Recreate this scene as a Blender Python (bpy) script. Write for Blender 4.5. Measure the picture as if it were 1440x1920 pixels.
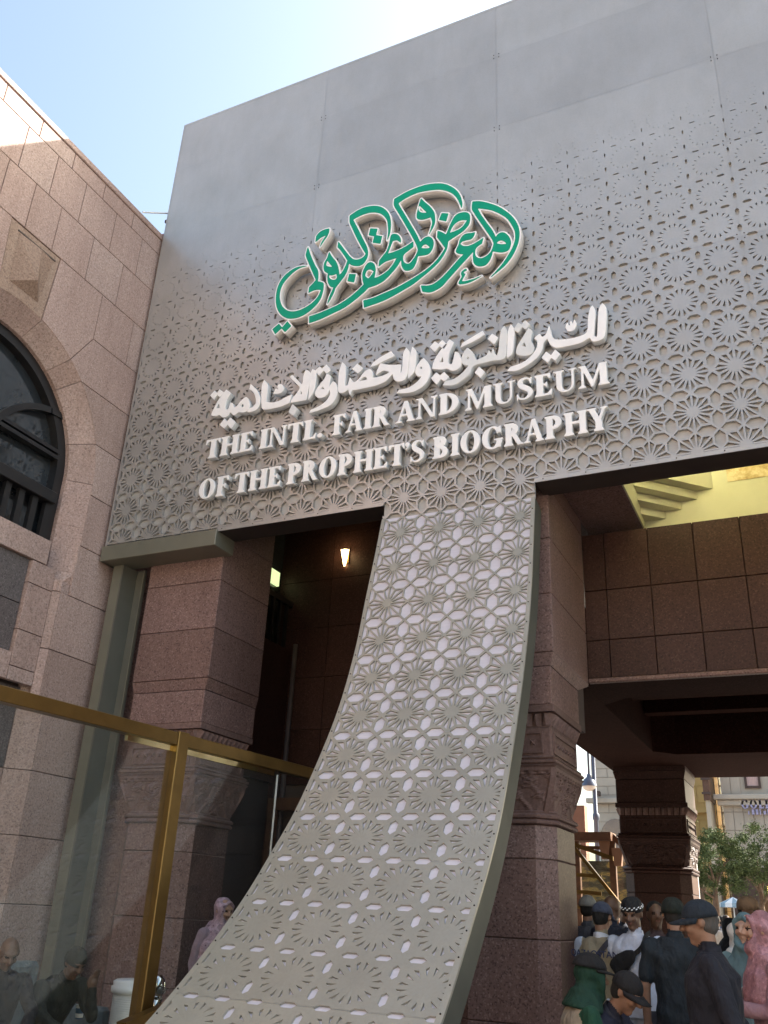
import bpy, bmesh, math, random
import numpy as np
from mathutils import Vector, Matrix, Euler
from mathutils.geometry import tessellate_polygon

for o in list(bpy.data.objects):
    bpy.data.objects.remove(o)
scene = bpy.context.scene
COL = scene.collection
R = math.radians
rnd = random.Random(7)

# ---------------------------------------------------------------- camera
# world axes: X along the museum facade, Y into the portico, Z up.
CAM = Vector((0.0, 0.0, 1.55))
MW = Matrix(((0.90471398, 0.13646972, 0.40356985),
             (0.42351062, -0.39076342, -0.81727762),
             (0.04616668, 0.9103186, -0.41132551)))
cam_d = bpy.data.cameras.new('camera')
cam_d.sensor_fit = 'HORIZONTAL'
cam_d.sensor_width = 36.0
cam_d.lens = 1675.0 / 1440.0 * 36.0
cam_d.clip_start = 0.05
cam_d.clip_end = 3000
cam = bpy.data.objects.new('camera', cam_d)
cam.matrix_world = Matrix.Translation(CAM) @ MW.to_4x4()
COL.objects.link(cam)
scene.camera = cam
scene.render.resolution_x = 768
scene.render.resolution_y = 1024

# ---------------------------------------------------------------- sky, sun
SUN = Vector((0.62, 0.66, 0.745)).normalized()
elev = math.asin(SUN.z)
world = bpy.data.worlds.new('World')
scene.world = world
world.use_nodes = True
wn = world.node_tree
wn.nodes.clear()
w_out = wn.nodes.new('ShaderNodeOutputWorld')
w_bg = wn.nodes.new('ShaderNodeBackground')
w_sky = wn.nodes.new('ShaderNodeTexSky')
w_sky.sky_type = 'NISHITA'
w_sky.sun_disc = False
w_sky.sun_elevation = elev
w_sky.sun_rotation = math.atan2(SUN.x, SUN.y)
w_sky.air_density = 1.0
w_sky.dust_density = 4.5
w_sky.ozone_density = 0.2
w_bg.inputs['Strength'].default_value = 0.15
w_mix = wn.nodes.new('ShaderNodeMix'); w_mix.data_type = 'RGBA'; w_mix.blend_type = 'MULTIPLY'; w_mix.inputs[0].default_value = 1.0
w_mix.inputs[7].default_value = (1.04, 1.055, 0.955, 1)
wn.links.new(w_sky.outputs[0], w_mix.inputs[6])
wn.links.new(w_mix.outputs[2], w_bg.inputs[0])
wn.links.new(w_bg.outputs[0], w_out.inputs[0])
sun_d = bpy.data.lights.new('sun', 'SUN')
sun_d.energy = 5.0
sun_d.angle = R(0.5)
sun_d.color = (1.0, 0.95, 0.87)
sun = bpy.data.objects.new('sun', sun_d)
sun.rotation_euler = SUN.to_track_quat('Z', 'Y').to_euler()
sun.location = (10, 20, 30)
COL.objects.link(sun)
scene.view_settings.view_transform = 'Standard'
scene.view_settings.look = 'None'
scene.view_settings.gamma = 1.0
scene.view_settings.exposure = 1.6
scene.render.engine = 'CYCLES'

# ---------------------------------------------------------------- photo pixel -> point on a known plane
def ray(x, y):
    return (MW @ Vector((x - 720.0, -(y - 960.0), -1675.0))).normalized()
def onY(x, y, D):
    r = ray(x, y); return CAM + r * (D / r.y)
def onX(x, y, W):
    r = ray(x, y); return CAM + r * (W / r.x)
def onZ(x, y, h):
    r = ray(x, y); return CAM + r * ((h - CAM.z) / r.z)

# ---------------------------------------------------------------- object helpers
def tag(o, label=None, cat=None, group=None, kind=None):
    if label: o['label'] = label
    if cat: o['category'] = cat
    if group: o['group'] = group
    if kind: o['kind'] = kind
    return o
def empty(name, loc=(0, 0, 0), rz=0.0):
    o = bpy.data.objects.new(name, None)
    o.location = loc
    o.rotation_euler = (0, 0, rz)
    o.empty_display_size = 0.2
    COL.objects.link(o)
    return o
def link(name, me, mats, parent=None, smooth=False):
    o = bpy.data.objects.new(name, me)
    if mats is not None:
        for m in (mats if isinstance(mats, (list, tuple)) else [mats]):
            me.materials.append(m)
    if smooth:
        me.polygons.foreach_set('use_smooth', [True] * len(me.polygons))
    COL.objects.link(o)
    if parent is not None:
        o.parent = parent
        # parts are modelled in world space: keep them there
        o.matrix_parent_inverse = parent_matrix(parent).inverted()
    return o
def parent_matrix(p):
    m = Matrix.Translation(p.location) @ p.rotation_euler.to_matrix().to_4x4() @ Matrix.Diagonal((*p.scale, 1))
    if p.parent is not None:
        m = parent_matrix(p.parent) @ p.matrix_parent_inverse @ m
    return m
def mesh(name, v, f):
    me = bpy.data.meshes.new(name)
    me.from_pydata([tuple(p) for p in v], [], f)
    me.validate()
    me.update()
    return me
def bm_mesh(name, bm):
    me = bpy.data.meshes.new(name)
    bm.normal_update()
    bm.to_mesh(me); bm.free()
    return me
class MB:
    """collects simple solids in world space"""
    def __init__(s): s.v = []; s.f = []
    def box(s, x0, x1, y0, y1, z0, z1):
        n = len(s.v)
        s.v += [(x0,y0,z0),(x1,y0,z0),(x1,y1,z0),(x0,y1,z0),(x0,y0,z1),(x1,y0,z1),(x1,y1,z1),(x0,y1,z1)]
        s.f += [tuple(n+i for i in q) for q in ((0,3,2,1),(4,5,6,7),(0,1,5,4),(1,2,6,5),(2,3,7,6),(3,0,4,7))]
        return s
    def prism(s, pts, d):
        """closed solid: polygon pts (3d list, planar, convex or not) swept by vector d"""
        n = len(s.v); k = len(pts); d = Vector(d)
        s.v += [tuple(p) for p in pts] + [tuple(Vector(p) + d) for p in pts]
        tri = tessellate_polygon([[Vector(p) for p in pts]])
        nrm = Vector((0,0,0))
        for i in range(k):
            nrm += Vector(pts[i]).cross(Vector(pts[(i+1) % k]))
        flip = nrm.dot(d) > 0
        for t in tri:
            a, b, c = t
            tn = (Vector(pts[b]) - Vector(pts[a])).cross(Vector(pts[c]) - Vector(pts[a]))
            if tn.dot(d) > 0: a, b, c = a, c, b
            s.f.append((n+a, n+b, n+c)); s.f.append((n+k+c, n+k+b, n+k+a))
        for i in range(k):
            j = (i+1) % k
            q = (n+i, n+i+k, n+j+k, n+j) if not flip else (n+j, n+j+k, n+i+k, n+i)
            s.f.append(q if not flip else q)
        return s
    def tube(s, pts, rad, seg=8, cap=True):
        """round bar through pts; rad a number or list"""
        pts = [Vector(p) for p in pts]
        rr = rad if isinstance(rad, (list, tuple)) else [rad] * len(pts)
        n = len(s.v)
        up = Vector((0, 0, 1))
        prev = None
        for i, p in enumerate(pts):
            t = (pts[min(i+1, len(pts)-1)] - pts[max(i-1, 0)]).normalized()
            if prev is None:
                a = t.cross(up)
                if a.length < 1e-3: a = t.cross(Vector((1, 0, 0)))
            else:
                a = prev - t * prev.dot(t)
            a.normalize(); prev = a
            b = t.cross(a)
            for k in range(seg):
                an = 2 * math.pi * k / seg
                s.v.append(tuple(p + (a * math.cos(an) + b * math.sin(an)) * rr[i]))
        for i in range(len(pts) - 1):
            for k in range(seg):
                k2 = (k + 1) % seg
                s.f.append((n+i*seg+k, n+(i+1)*seg+k, n+(i+1)*seg+k2, n+i*seg+k2))
        if cap:
            s.f.append(tuple(n + k for k in range(seg)))
            m = n + (len(pts) - 1) * seg
            s.f.append(tuple(m + k for k in reversed(range(seg))))
        return s
    def lathe(s, prof, c, seg=16):
        """prof: (r,z) list, around vertical axis at c"""
        n = len(s.v)
        for r, z in prof:
            for k in range(seg):
                an = 2 * math.pi * k / seg
                s.v.append((c[0] + r*math.cos(an), c[1] + r*math.sin(an), c[2] + z))
        for i in range(len(prof) - 1):
            for k in range(seg):
                k2 = (k + 1) % seg
                s.f.append((n+i*seg+k, n+i*seg+k2, n+(i+1)*seg+k2, n+(i+1)*seg+k))
        return s
    def build(s, name, mats, parent=None, smooth=False, bevel=0.0):
        me = mesh(name, s.v, s.f)
        bm = bmesh.new(); bm.from_mesh(me)
        bmesh.ops.recalc_face_normals(bm, faces=bm.faces)
        if bevel:
            bmesh.ops.remove_doubles(bm, verts=bm.verts, dist=1e-5)
            ed = [e for e in bm.edges if len(e.link_faces) == 2 and e.calc_face_angle(0) > 0.5]
            bmesh.ops.bevel(bm, geom=ed, offset=bevel, segments=1, affect='EDGES', profile=0.7)
        bm.to_mesh(me); bm.free()
        return link(name, me, mats, parent, smooth)

# ---------------------------------------------------------------- materials
def new_mat(name):
    m = bpy.data.materials.new(name); m.use_nodes = True
    nt = m.node_tree
    return m, nt, nt.nodes['Principled BSDF']
def node(nt, kind, **kw):
    n = nt.nodes.new(kind)
    for k, v in kw.items():
        if hasattr(n, k): setattr(n, k, v)
    return n
def pos_vec(nt, scale=(1, 1, 1), use_object=False):
    mp = nt.nodes.new('ShaderNodeMapping')
    mp.inputs['Scale'].default_value = scale
    if use_object:
        tc = nt.nodes.new('ShaderNodeTexCoord'); nt.links.new(tc.outputs['Object'], mp.inputs['Vector'])
    else:
        g = nt.nodes.new('ShaderNodeNewGeometry'); nt.links.new(g.outputs['Position'], mp.inputs['Vector'])
    return mp.outputs[0]
def noise(nt, vec, scale, detail=3, rough=0.55):
    n = nt.nodes.new('ShaderNodeTexNoise')
    n.inputs['Scale'].default_value = scale; n.inputs['Detail'].default_value = detail
    n.inputs['Roughness'].default_value = rough
    nt.links.new(vec, n.inputs['Vector'])
    return n.outputs['Fac']
def ramp(nt, fac, stops):
    n = nt.nodes.new('ShaderNodeValToRGB')
    el = n.color_ramp.elements
    while len(el) < len(stops): el.new(0.5)
    for e, (p, c) in zip(el, stops):
        e.position = p; e.color = (*c, 1) if len(c) == 3 else c
    nt.links.new(fac, n.inputs[0])
    return n.outputs['Color']
def mix(nt, a, b, fac, mode='MIX'):
    n = nt.nodes.new('ShaderNodeMix'); n.data_type = 'RGBA'; n.blend_type = mode
    if isinstance(fac, (int, float)): n.inputs[0].default_value = fac
    else: nt.links.new(fac, n.inputs[0])
    for v, i in ((a, 6), (b, 7)):
        if isinstance(v, tuple): n.inputs[i].default_value = (*v[:3], 1)
        else: nt.links.new(v, n.inputs[i])
    return n.outputs[2]
def bump(nt, bs, h, strength=0.2, dist=0.01):
    b = nt.nodes.new('ShaderNodeBump')
    b.inputs['Strength'].default_value = strength; b.inputs['Distance'].default_value = dist
    nt.links.new(h, b.inputs['Height']); nt.links.new(b.outputs[0], bs.inputs['Normal'])
def plain(name, col, rough=0.5, metal=0.0, var=0.12, scale=3.0, bmp=0.0, bscale=60.0, emit=None, spec=None):
    m, nt, bs = new_mat(name)
    v = pos_vec(nt)
    f = noise(nt, v, scale, 4)
    lo = tuple(c * (1 - var) for c in col); hi = tuple(min(1, c * (1 + var)) for c in col)
    c = ramp(nt, f, [(0.3, lo), (0.7, hi)])
    nt.links.new(c, bs.inputs['Base Color'])
    bs.inputs['Roughness'].default_value = rough; bs.inputs['Metallic'].default_value = metal
    if spec is not None: bs.inputs['Specular IOR Level'].default_value = spec
    if bmp: bump(nt, bs, noise(nt, v, bscale, 3), bmp)
    if emit:
        bs.inputs['Emission Color'].default_value = (*emit[0], 1); bs.inputs['Emission Strength'].default_value = emit[1]
    return m
def granite(name, base, dark, light, rough=0.5, spk=75.0, amount=1.0, bmp=0.15, spec=0.22):
    m, nt, bs = new_mat(name)
    v = pos_vec(nt)
    vo = nt.nodes.new('ShaderNodeTexVoronoi'); vo.inputs['Scale'].default_value = spk
    nt.links.new(v, vo.inputs['Vector'])
    sep = nt.nodes.new('ShaderNodeSeparateColor'); nt.links.new(vo.outputs['Color'], sep.inputs[0])
    sp = ramp(nt, sep.outputs[0], [(0.0, dark), (0.12, dark), (0.16, base), (0.86, base), (0.93, light)])
    f = noise(nt, v, spk * 0.55, 3)
    c1 = mix(nt, base, sp, amount)
    c2 = mix(nt, c1, ramp(nt, f, [(0.35, tuple(c*0.7 for c in base)), (0.65, tuple(min(1, c*1.28) for c in base))]), 0.5)
    big = noise(nt, v, 0.9, 4)
    c3 = mix(nt, c2, ramp(nt, big, [(0.3, (0.82, 0.80, 0.80)), (0.7, (1.0, 1.0, 1.0))]), 0.85, 'MULTIPLY')
    # weather streaks running down the wall
    st = noise(nt, pos_vec(nt, (3.5, 3.5, 0.35)), 1.6, 5, 0.6)
    c3 = mix(nt, c3, ramp(nt, st, [(0.42, (1, 1, 1)), (0.75, (0.80, 0.77, 0.75))]), 0.6, 'MULTIPLY')
    oi = nt.nodes.new('ShaderNodeObjectInfo')
    c4 = mix(nt, c3, ramp(nt, oi.outputs['Random'], [(0, (0.82, 0.79, 0.77)), (0.5, (0.94, 0.90, 0.89)), (1, (1.0, 1.0, 1.0))]), 1.0, 'MULTIPLY')
    nt.links.new(c4, bs.inputs['Base Color'])
    bs.inputs['Roughness'].default_value = rough
    bs.inputs['Specular IOR Level'].default_value = spec
    bump(nt, bs, f, bmp, 0.006)
    return m

M = {}
M['granite'] = granite('granite_pink', (0.52, 0.392, 0.345), (0.17, 0.12, 0.105), (0.68, 0.57, 0.53), 0.62, amount=0.8, bmp=0.3)
M['granite_tan'] = granite('granite_tan', (0.40, 0.29, 0.225), (0.22, 0.15, 0.11), (0.52, 0.42, 0.34), 0.6)
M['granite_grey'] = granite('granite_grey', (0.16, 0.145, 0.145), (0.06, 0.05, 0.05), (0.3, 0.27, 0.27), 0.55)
M['granite_red'] = granite('granite_red', (0.275, 0.182, 0.165), (0.07, 0.045, 0.04), (0.46, 0.35, 0.33), 0.5)
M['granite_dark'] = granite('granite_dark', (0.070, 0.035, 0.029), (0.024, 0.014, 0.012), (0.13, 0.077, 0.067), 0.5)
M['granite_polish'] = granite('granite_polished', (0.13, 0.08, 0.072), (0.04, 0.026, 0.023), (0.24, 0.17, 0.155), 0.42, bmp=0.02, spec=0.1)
M['granite_soffit_shaded'] = granite('granite_soffit_shaded', (0.036, 0.016, 0.012), (0.016, 0.01, 0.008), (0.065, 0.035, 0.03), 0.85, spec=0.03)  # darker copy of granite_dark, the ceiling's lack of light put into its colour
M['stone_carved'] = granite('stone_carved', (0.235, 0.155, 0.138), (0.15, 0.095, 0.085), (0.29, 0.205, 0.185), 0.7, 60, 0.5, 0.35)
M['joint'] = plain('joint_mortar', (0.095, 0.072, 0.064), 0.9)
M['plaster_cream'] = plain('plaster_cream', (0.62, 0.60, 0.44), 0.7, var=0.06, bmp=0.05)

def metal_sheet(name='champagne_sheet', lo=(0.425, 0.412, 0.395), hi=(0.49, 0.477, 0.46), met=0.4):
    m, nt, bs = new_mat(name)
    v = pos_vec(nt)
    f = noise(nt, v, 1.3, 5)
    st = noise(nt, pos_vec(nt, (2.5, 2.5, 0.9)), 2.0, 6, 0.65)
    dst = noise(nt, v, 45.0, 4)
    c = ramp(nt, f, [(0.3, lo), (0.7, hi)])
    c = mix(nt, c, ramp(nt, st, [(0.4, (1, 1, 1)), (0.8, (0.88, 0.875, 0.87))]), 0.7, 'MULTIPLY')
    c = mix(nt, c, ramp(nt, dst, [(0.45, (1, 1, 1)), (0.75, (0.9, 0.89, 0.87))]), 0.6, 'MULTIPLY')
    oi = nt.nodes.new('ShaderNodeObjectInfo')
    c = mix(nt, c, ramp(nt, oi.outputs['Random'], [(0, (0.91, 0.91, 0.92)), (1, (1, 1, 1))]), 1.0, 'MULTIPLY')
    nt.links.new(c, bs.inputs['Base Color'])
    bs.inputs['Metallic'].default_value = met
    r = ramp(nt, st, [(0.3, (0.33,)*3), (0.8, (0.46,)*3)])
    nt.links.new(r, bs.inputs['Roughness'])
    bump(nt, bs, f, 0.14, 0.05)
    return m
M['sheet'] = metal_sheet()
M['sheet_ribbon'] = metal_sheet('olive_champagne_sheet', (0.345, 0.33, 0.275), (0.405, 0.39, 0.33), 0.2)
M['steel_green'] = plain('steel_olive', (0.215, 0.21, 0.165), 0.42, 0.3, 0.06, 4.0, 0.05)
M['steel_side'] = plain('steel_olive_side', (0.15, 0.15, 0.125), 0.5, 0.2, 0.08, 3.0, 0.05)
def backing(name, col):
    m, nt, bs = new_mat(name)
    v = pos_vec(nt, (1, 1, 28))
    f = noise(nt, v, 2.5, 3); g = noise(nt, pos_vec(nt), 2.2, 4)
    c = ramp(nt, f, [(0.35, tuple(x*0.93 for x in col)), (0.65, col)])
    c = mix(nt, c, ramp(nt, g, [(0.3, (0.86, 0.86, 0.86)), (0.7, (1, 1, 1))]), 0.8, 'MULTIPLY')
    nt.links.new(c, bs.inputs['Base Color']); bs.inputs['Roughness'].default_value = 0.45
    return m
M['backing_grey'] = backing('backing_grey', (0.47, 0.47, 0.46))
M['backing_white'] = backing('backing_white', (0.66, 0.65, 0.73))
M['letter_white'] = plain('letter_white', (0.90, 0.91, 0.91), 0.3, 0, 0.04, 5.0)
M['letter_side'] = plain('letter_side', (0.72, 0.745, 0.745), 0.4, 0, 0.06, 5.0)
M['cream_side'] = plain('cream_side', (0.72, 0.70, 0.66), 0.45, 0, 0.08, 4.0)
M['green'] = plain('green_vinyl', (0.0, 0.31, 0.18), 0.45, 0, 0.05, 4.0, spec=0.25)
M['gold'] = plain('gold_anodised', (0.24, 0.15, 0.05), 0.3, 0.85, 0.12, 6.0, 0.02)
M['gold_pale'] = plain('gold_polished', (0.80, 0.66, 0.34), 0.10, 1.0, 0.06, 8.0)
M['chrome'] = plain('chrome', (0.8, 0.8, 0.8), 0.05, 1.0, 0.02)
M['black_frame'] = plain('black_timber', (0.018, 0.017, 0.018), 0.35, 0, 0.2, 5.0)
M['dark'] = plain('dark_void', (0.02, 0.016, 0.015), 0.8)
M['paving'] = granite('paving', (0.26, 0.245, 0.225), (0.18, 0.16, 0.15), (0.33, 0.31, 0.29), 0.5, 40)
M['wood'] = plain('wood_brown', (0.11, 0.05, 0.026), 0.5, 0, 0.25, 9.0)
def glass(name, tint=(0.93, 0.96, 0.95), rough=0.0, dirt=0.012):
    m = bpy.data.materials.new(name); m.use_nodes = True
    nt = m.node_tree; nt.nodes.clear()
    out = nt.nodes.new('ShaderNodeOutputMaterial')
    tr = nt.nodes.new('ShaderNodeBsdfTransparent'); tr.inputs[0].default_value = (*tint, 1)
    gl = nt.nodes.new('ShaderNodeBsdfGlossy'); gl.inputs['Roughness'].default_value = rough
    lw = nt.nodes.new('ShaderNodeLayerWeight'); lw.inputs[0].default_value = 0.5
    pw = nt.nodes.new('ShaderNodeMath'); pw.operation = 'POWER'; pw.inputs[1].default_value = 5.0
    nt.links.new(lw.outputs['Facing'], pw.inputs[0])
    fr = nt.nodes.new('ShaderNodeMath'); fr.operation = 'MULTIPLY_ADD'; fr.inputs[1].default_value = 0.94; fr.inputs[2].default_value = 0.05
    nt.links.new(pw.outputs[0], fr.inputs[0])
    mx = nt.nodes.new('ShaderNodeMixShader')
    nt.links.new(fr.outputs[0], mx.inputs[0]); nt.links.new(tr.outputs[0], mx.inputs[1]); nt.links.new(gl.outputs[0], mx.inputs[2])
    df = nt.nodes.new('ShaderNodeBsdfDiffuse'); df.inputs[0].default_value = (0.5, 0.5, 0.5, 1)
    mx2 = nt.nodes.new('ShaderNodeMixShader')
    d = noise(nt, pos_vec(nt), 3.0, 5)
    mr = nt.nodes.new('ShaderNodeMapRange'); nt.links.new(d, mr.inputs[0])
    mr.inputs[1].default_value = 0.3; mr.inputs[2].default_value = 0.8
    mr.inputs[3].default_value = dirt * 0.5; mr.inputs[4].default_value = dirt * 1.5
    nt.links.new(mr.outputs[0], mx2.inputs[0]); nt.links.new(mx.outputs[0], mx2.inputs[1]); nt.links.new(df.outputs[0], mx2.inputs[2])
    nt.links.new(mx2.outputs[0], out.inputs[0])
    return m
M['glass'] = glass('clear_glass')
M['glass_dark'] = plain('window_glass', (0.03, 0.036, 0.042), 0.04, 0, 0.1, spec=1.0)

# ================================================================ ground
GZ = 0.10
me = mesh('ground', [(-400, -400, GZ), (400, -400, GZ), (400, 700, GZ), (-400, 700, GZ)], [(0, 1, 2, 3)])
tag(link('ground', me, M['paving']), kind='structure')

# ================================================================ perforated facade screen
A = 0.4375            # repeat of the star pattern
HH = 0.14 * A
FY = 8.0              # front plane of the screen
V0 = 6.150            # height of one row of stars
ZT = 13.04; ZB = 5.655
XL0, XR0 = -3.965, -2.255     # strip that runs down as the ribbon
def tiles():
    """tile polygons (CCW, u right / v up) of one repeat centred on a star"""
    q = [(0, A/2), (HH, A/2-HH), (A/2-HH, A/2-HH), (A/2-HH, HH)]
    rim = []
    for k in range(4):
        c, s = [(1, 0), (0, -1), (-1, 0), (0, 1)][k]
        rim += [(x*c - y*s, x*s + y*c) for x, y in q]
    out = []
    for i in range(16):
        p0, p1 = rim[i], rim[(i+1) % 16]
        out.append(('s', [(0, 0), p1, p0]))
    for sx in (-1, 1):
        x0, x1 = (0, A/2) if sx > 0 else (-A/2, 0)
        out.append(('h', [(x0, A/2), (x0+HH, A/2-HH), (x1-HH, A/2-HH), (x1, A/2), (x1-HH, A/2+HH), (x0+HH, A/2+HH)]))
    for sy in (-1, 1):
        y0, y1 = (0, A/2) if sy > 0 else (-A/2, 0)
        out.append(('h', [(A/2, y0), (A/2+HH, y0+HH), (A/2+HH, y1-HH), (A/2, y1), (A/2-HH, y1-HH), (A/2-HH, y0+HH)]))
    return out
TILES = tiles()
def inrad(p):
    ar = 0; per = 0
    for i in range(len(p)):
        a, b = p[i], p[(i+1) % len(p)]
        ar += a[0]*b[1] - a[1]*b[0]; per += math.dist(a, b)
    return abs(ar) / per if len(p) == 3 else HH
def inset(p, d):
    n = len(p); out = []
    for i in range(n):
        a, b, c = p[i-1], p[i], p[(i+1) % n]
        e1 = (b[0]-a[0], b[1]-a[1]); e2 = (c[0]-b[0], c[1]-b[1])
        l1 = math.hypot(*e1); l2 = math.hypot(*e2)
        n1 = (-e1[1]/l1, e1[0]/l1); n2 = (-e2[1]/l2, e2[0]/l2)
        k = 1 + n1[0]*n2[0] + n1[1]*n2[1]
        out.append((b[0] + d*(n1[0]+n2[0])/k, b[1] + d*(n1[1]+n2[1])/k))
    return out
TS = [(0.3, .74), (0.9, .69), (1.3, .65), (2.2, .52), (3.0, .40), (4.0, .27), (5.0, .235), (6.15, .36), (7.0, .54), (8.0, .67), (9.2, .83), (9.65, .87), (10.1, .915), (10.19, .93), (10.2, 1.2)]
TH = [(0.3, .66), (0.9, .62), (1.3, .58), (2.2, .42), (3.0, .25), (4.0, .15), (5.0, .13), (6.15, .22), (7.0, .42), (8.0, .60), (9.0, .78), (9.65, .87), (10.1, .93), (10.19, .94), (10.2, 1.2)]
def interp(t, z):
    return float(np.interp(z, [a for a, _ in t], [b for _, b in t]))
def clip(poly, rc):
    u0, u1, v0, v1 = rc
    for ax, lim, sg in ((0, u0, 1), (0, u1, -1), (1, v0, 1), (1, v1, -1)):
        res = []
        for i in range(len(poly)):
            p, q = poly[i-1], poly[i]
            dp, dq = sg*(p[ax]-lim), sg*(q[ax]-lim)
            if (dp >= 0) != (dq >= 0):
                t = dp / (dp - dq)
                res.append((p[0]+(q[0]-p[0])*t, p[1]+(q[1]-p[1])*t))
            if dq >= 0: res.append(q)
        poly = res
        if len(poly) < 2: return []
    return poly
def clip_seg(p, q, rc):
    u0, u1, v0, v1 = rc; t0, t1 = 0.0, 1.0
    d = (q[0]-p[0], q[1]-p[1])
    for ax, lo, hi in ((0, u0, u1), (1, v0, v1)):
        if abs(d[ax]) < 1e-12:
            if p[ax] < lo or p[ax] > hi: return None
            continue
        a, b = (lo-p[ax])/d[ax], (hi-p[ax])/d[ax]
        if a > b: a, b = b, a
        t0, t1 = max(t0, a), min(t1, b)
    if t0 >= t1: return None
    return (p[0]+d[0]*t0, p[1]+d[1]*t0), (p[0]+d[0]*t1, p[1]+d[1]*t1)
def lattice(regions, place, zof, depth=0.034, solid_above=10.52):
    """regions: rects of one sheet; place(u, v, w) -> 3d point, w = depth behind the face"""
    V, F, key = [], [], {}
    def vid(u, v, w):
        k = (round(u, 5), round(v, 5), round(w, 3))
        if k not in key:
            key[k] = len(V); V.append(place(u, v, w))
        return key[k]
    def face(poly, w=0.0):
        ids = []
        for u, v in poly:
            i = vid(u, v, w)
            if not ids or ids[-1] != i: ids.append(i)
        if len(ids) > 1 and ids[0] == ids[-1]: ids.pop()
        if len(set(ids)) >= 3 and len(set(ids)) == len(ids): F.append(tuple(ids))
    for rc in regions:
        u0, u1, v0, v1 = rc
        if v1 > solid_above:
            vs = max(v0, solid_above)
            # plain part, kept in a few strips
            face([(u0, vs), (u1, vs), (u1, v1), (u0, v1)])
            v1 = vs; rc = (u0, u1, v0, v1)
            if v1 - v0 < 1e-4: continue
        for iu in range(math.floor(u0/A - 1.6), math.ceil(u1/A + 1)):
            cu = (iu + 0.5) * A
            for iv in range(math.floor((v0-V0)/A - 1), math.ceil((v1-V0)/A + 1.6)):
                cv = V0 + iv * A
                if cu + A < u0 or cu - A > u1 or cv + A < v0 or cv - A > v1: continue
                for kind, T in TILES:
                    T = [(x+cu, y+cv) for x, y in T]
                    if max(p[0] for p in T) < u0 or min(p[0] for p in T) > u1 or max(p[1] for p in T) < v0 or min(p[1] for p in T) > v1: continue
                    zc = zof(sum(p[1] for p in T)/len(T))
                    t = interp(TS if kind == 's' else TH, zc)
                    if t >= 0.985:
                        c = clip(T, rc)
                        if len(c) >= 3: face(c)
                        continue
                    Hp = inset(T, t * inrad(T))
                    for i in range(len(T)):
                        j = (i+1) % len(T)
                        c = clip([T[i], T[j], Hp[j], Hp[i]], rc)
                        if len(c) >= 3: face(c)
                        s = clip_seg(Hp[i], Hp[j], rc)
                        if s:
                            p, q = s
                            a, b, c2, d2 = vid(*p, 0), vid(*q, 0), vid(*q, depth), vid(*p, depth)
                            if len({a, b, c2, d2}) == 4: F.append((a, b, c2, d2))
    return V, F

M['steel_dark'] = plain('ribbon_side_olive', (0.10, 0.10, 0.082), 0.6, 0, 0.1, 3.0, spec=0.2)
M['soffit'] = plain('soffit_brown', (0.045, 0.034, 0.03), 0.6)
screen = empty('lattice_facade_screen', (-4, FY, 5.6))
tag(screen, 'tall grey perforated star-lattice screen over the entrance, sweeping down as a curved ribbon', 'facade')
rows = [13.0, 12.057, 10.745, 9.432, 8.12, 6.807]
cols = [-7.87, -5.25, -2.625, 0.0, 2.625, 5.25]
flat = lambda u, v, w: (u, FY + w, v)
G = 0.0012
for ci in range(len(cols)-1):
    a, b = cols[ci], cols[ci+1]
    for ri in range(len(rows)):
        t = rows[ri]
        if ri + 1 < len(rows):
            regs = [(a+G, b-G, rows[ri+1]+G, t-G)]
        else:
            lo = 5.70
            if a == -5.25: regs = [(a+G, XL0, lo, t-G), (XL0, b-G, 5.494+G, t-G)]
            elif a == -2.625: regs = [(a+G, XR0, 5.494+G, t-G), (XR0, b-G, lo, t-G)]
            else: regs = [(a+G, b-G, lo, t-G)]
        V, F = lattice(regs, flat, lambda v: v)
        link('lattice_panel', mesh('lattice_panel', V, F), M['sheet'], screen)
# backing sheet, trims, returns
MB().box(-7.87, XL0, FY+0.035, FY+0.043, ZB+0.01, ZT-0.05).box(XR0, 5.25, FY+0.035, FY+0.043, ZB+0.01, ZT-0.05).box(XL0+0.001, XR0-0.001, FY+0.0355, FY+0.0435, 5.40, ZT-0.05).build('backing_sheet', M['backing_grey'], screen)
MB().box(-7.90, 5.25, FY-0.002, FY+0.34, 13.0, ZT).build('top_capping', M['sheet'], screen)
MB().box(-7.90, -7.87, FY-0.002, FY+0.30, 5.47, 13.0).build('edge_trim', M['sheet'], screen)
MB().box(-6.175, XL0, FY-0.001, FY+0.012, ZB, 5.70).box(XR0, 5.25, FY-0.001, FY+0.012, ZB, 5.70).build('opening_trim', M['sheet'], screen)
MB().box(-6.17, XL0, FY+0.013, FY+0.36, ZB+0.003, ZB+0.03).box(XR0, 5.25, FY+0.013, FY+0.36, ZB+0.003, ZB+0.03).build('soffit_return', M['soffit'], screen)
MB().box(-7.92, -6.155, FY-0.03, FY+0.36, 5.47, 5.675).build('bottom_lip', M['steel_green'], screen, bevel=0.006)

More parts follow.
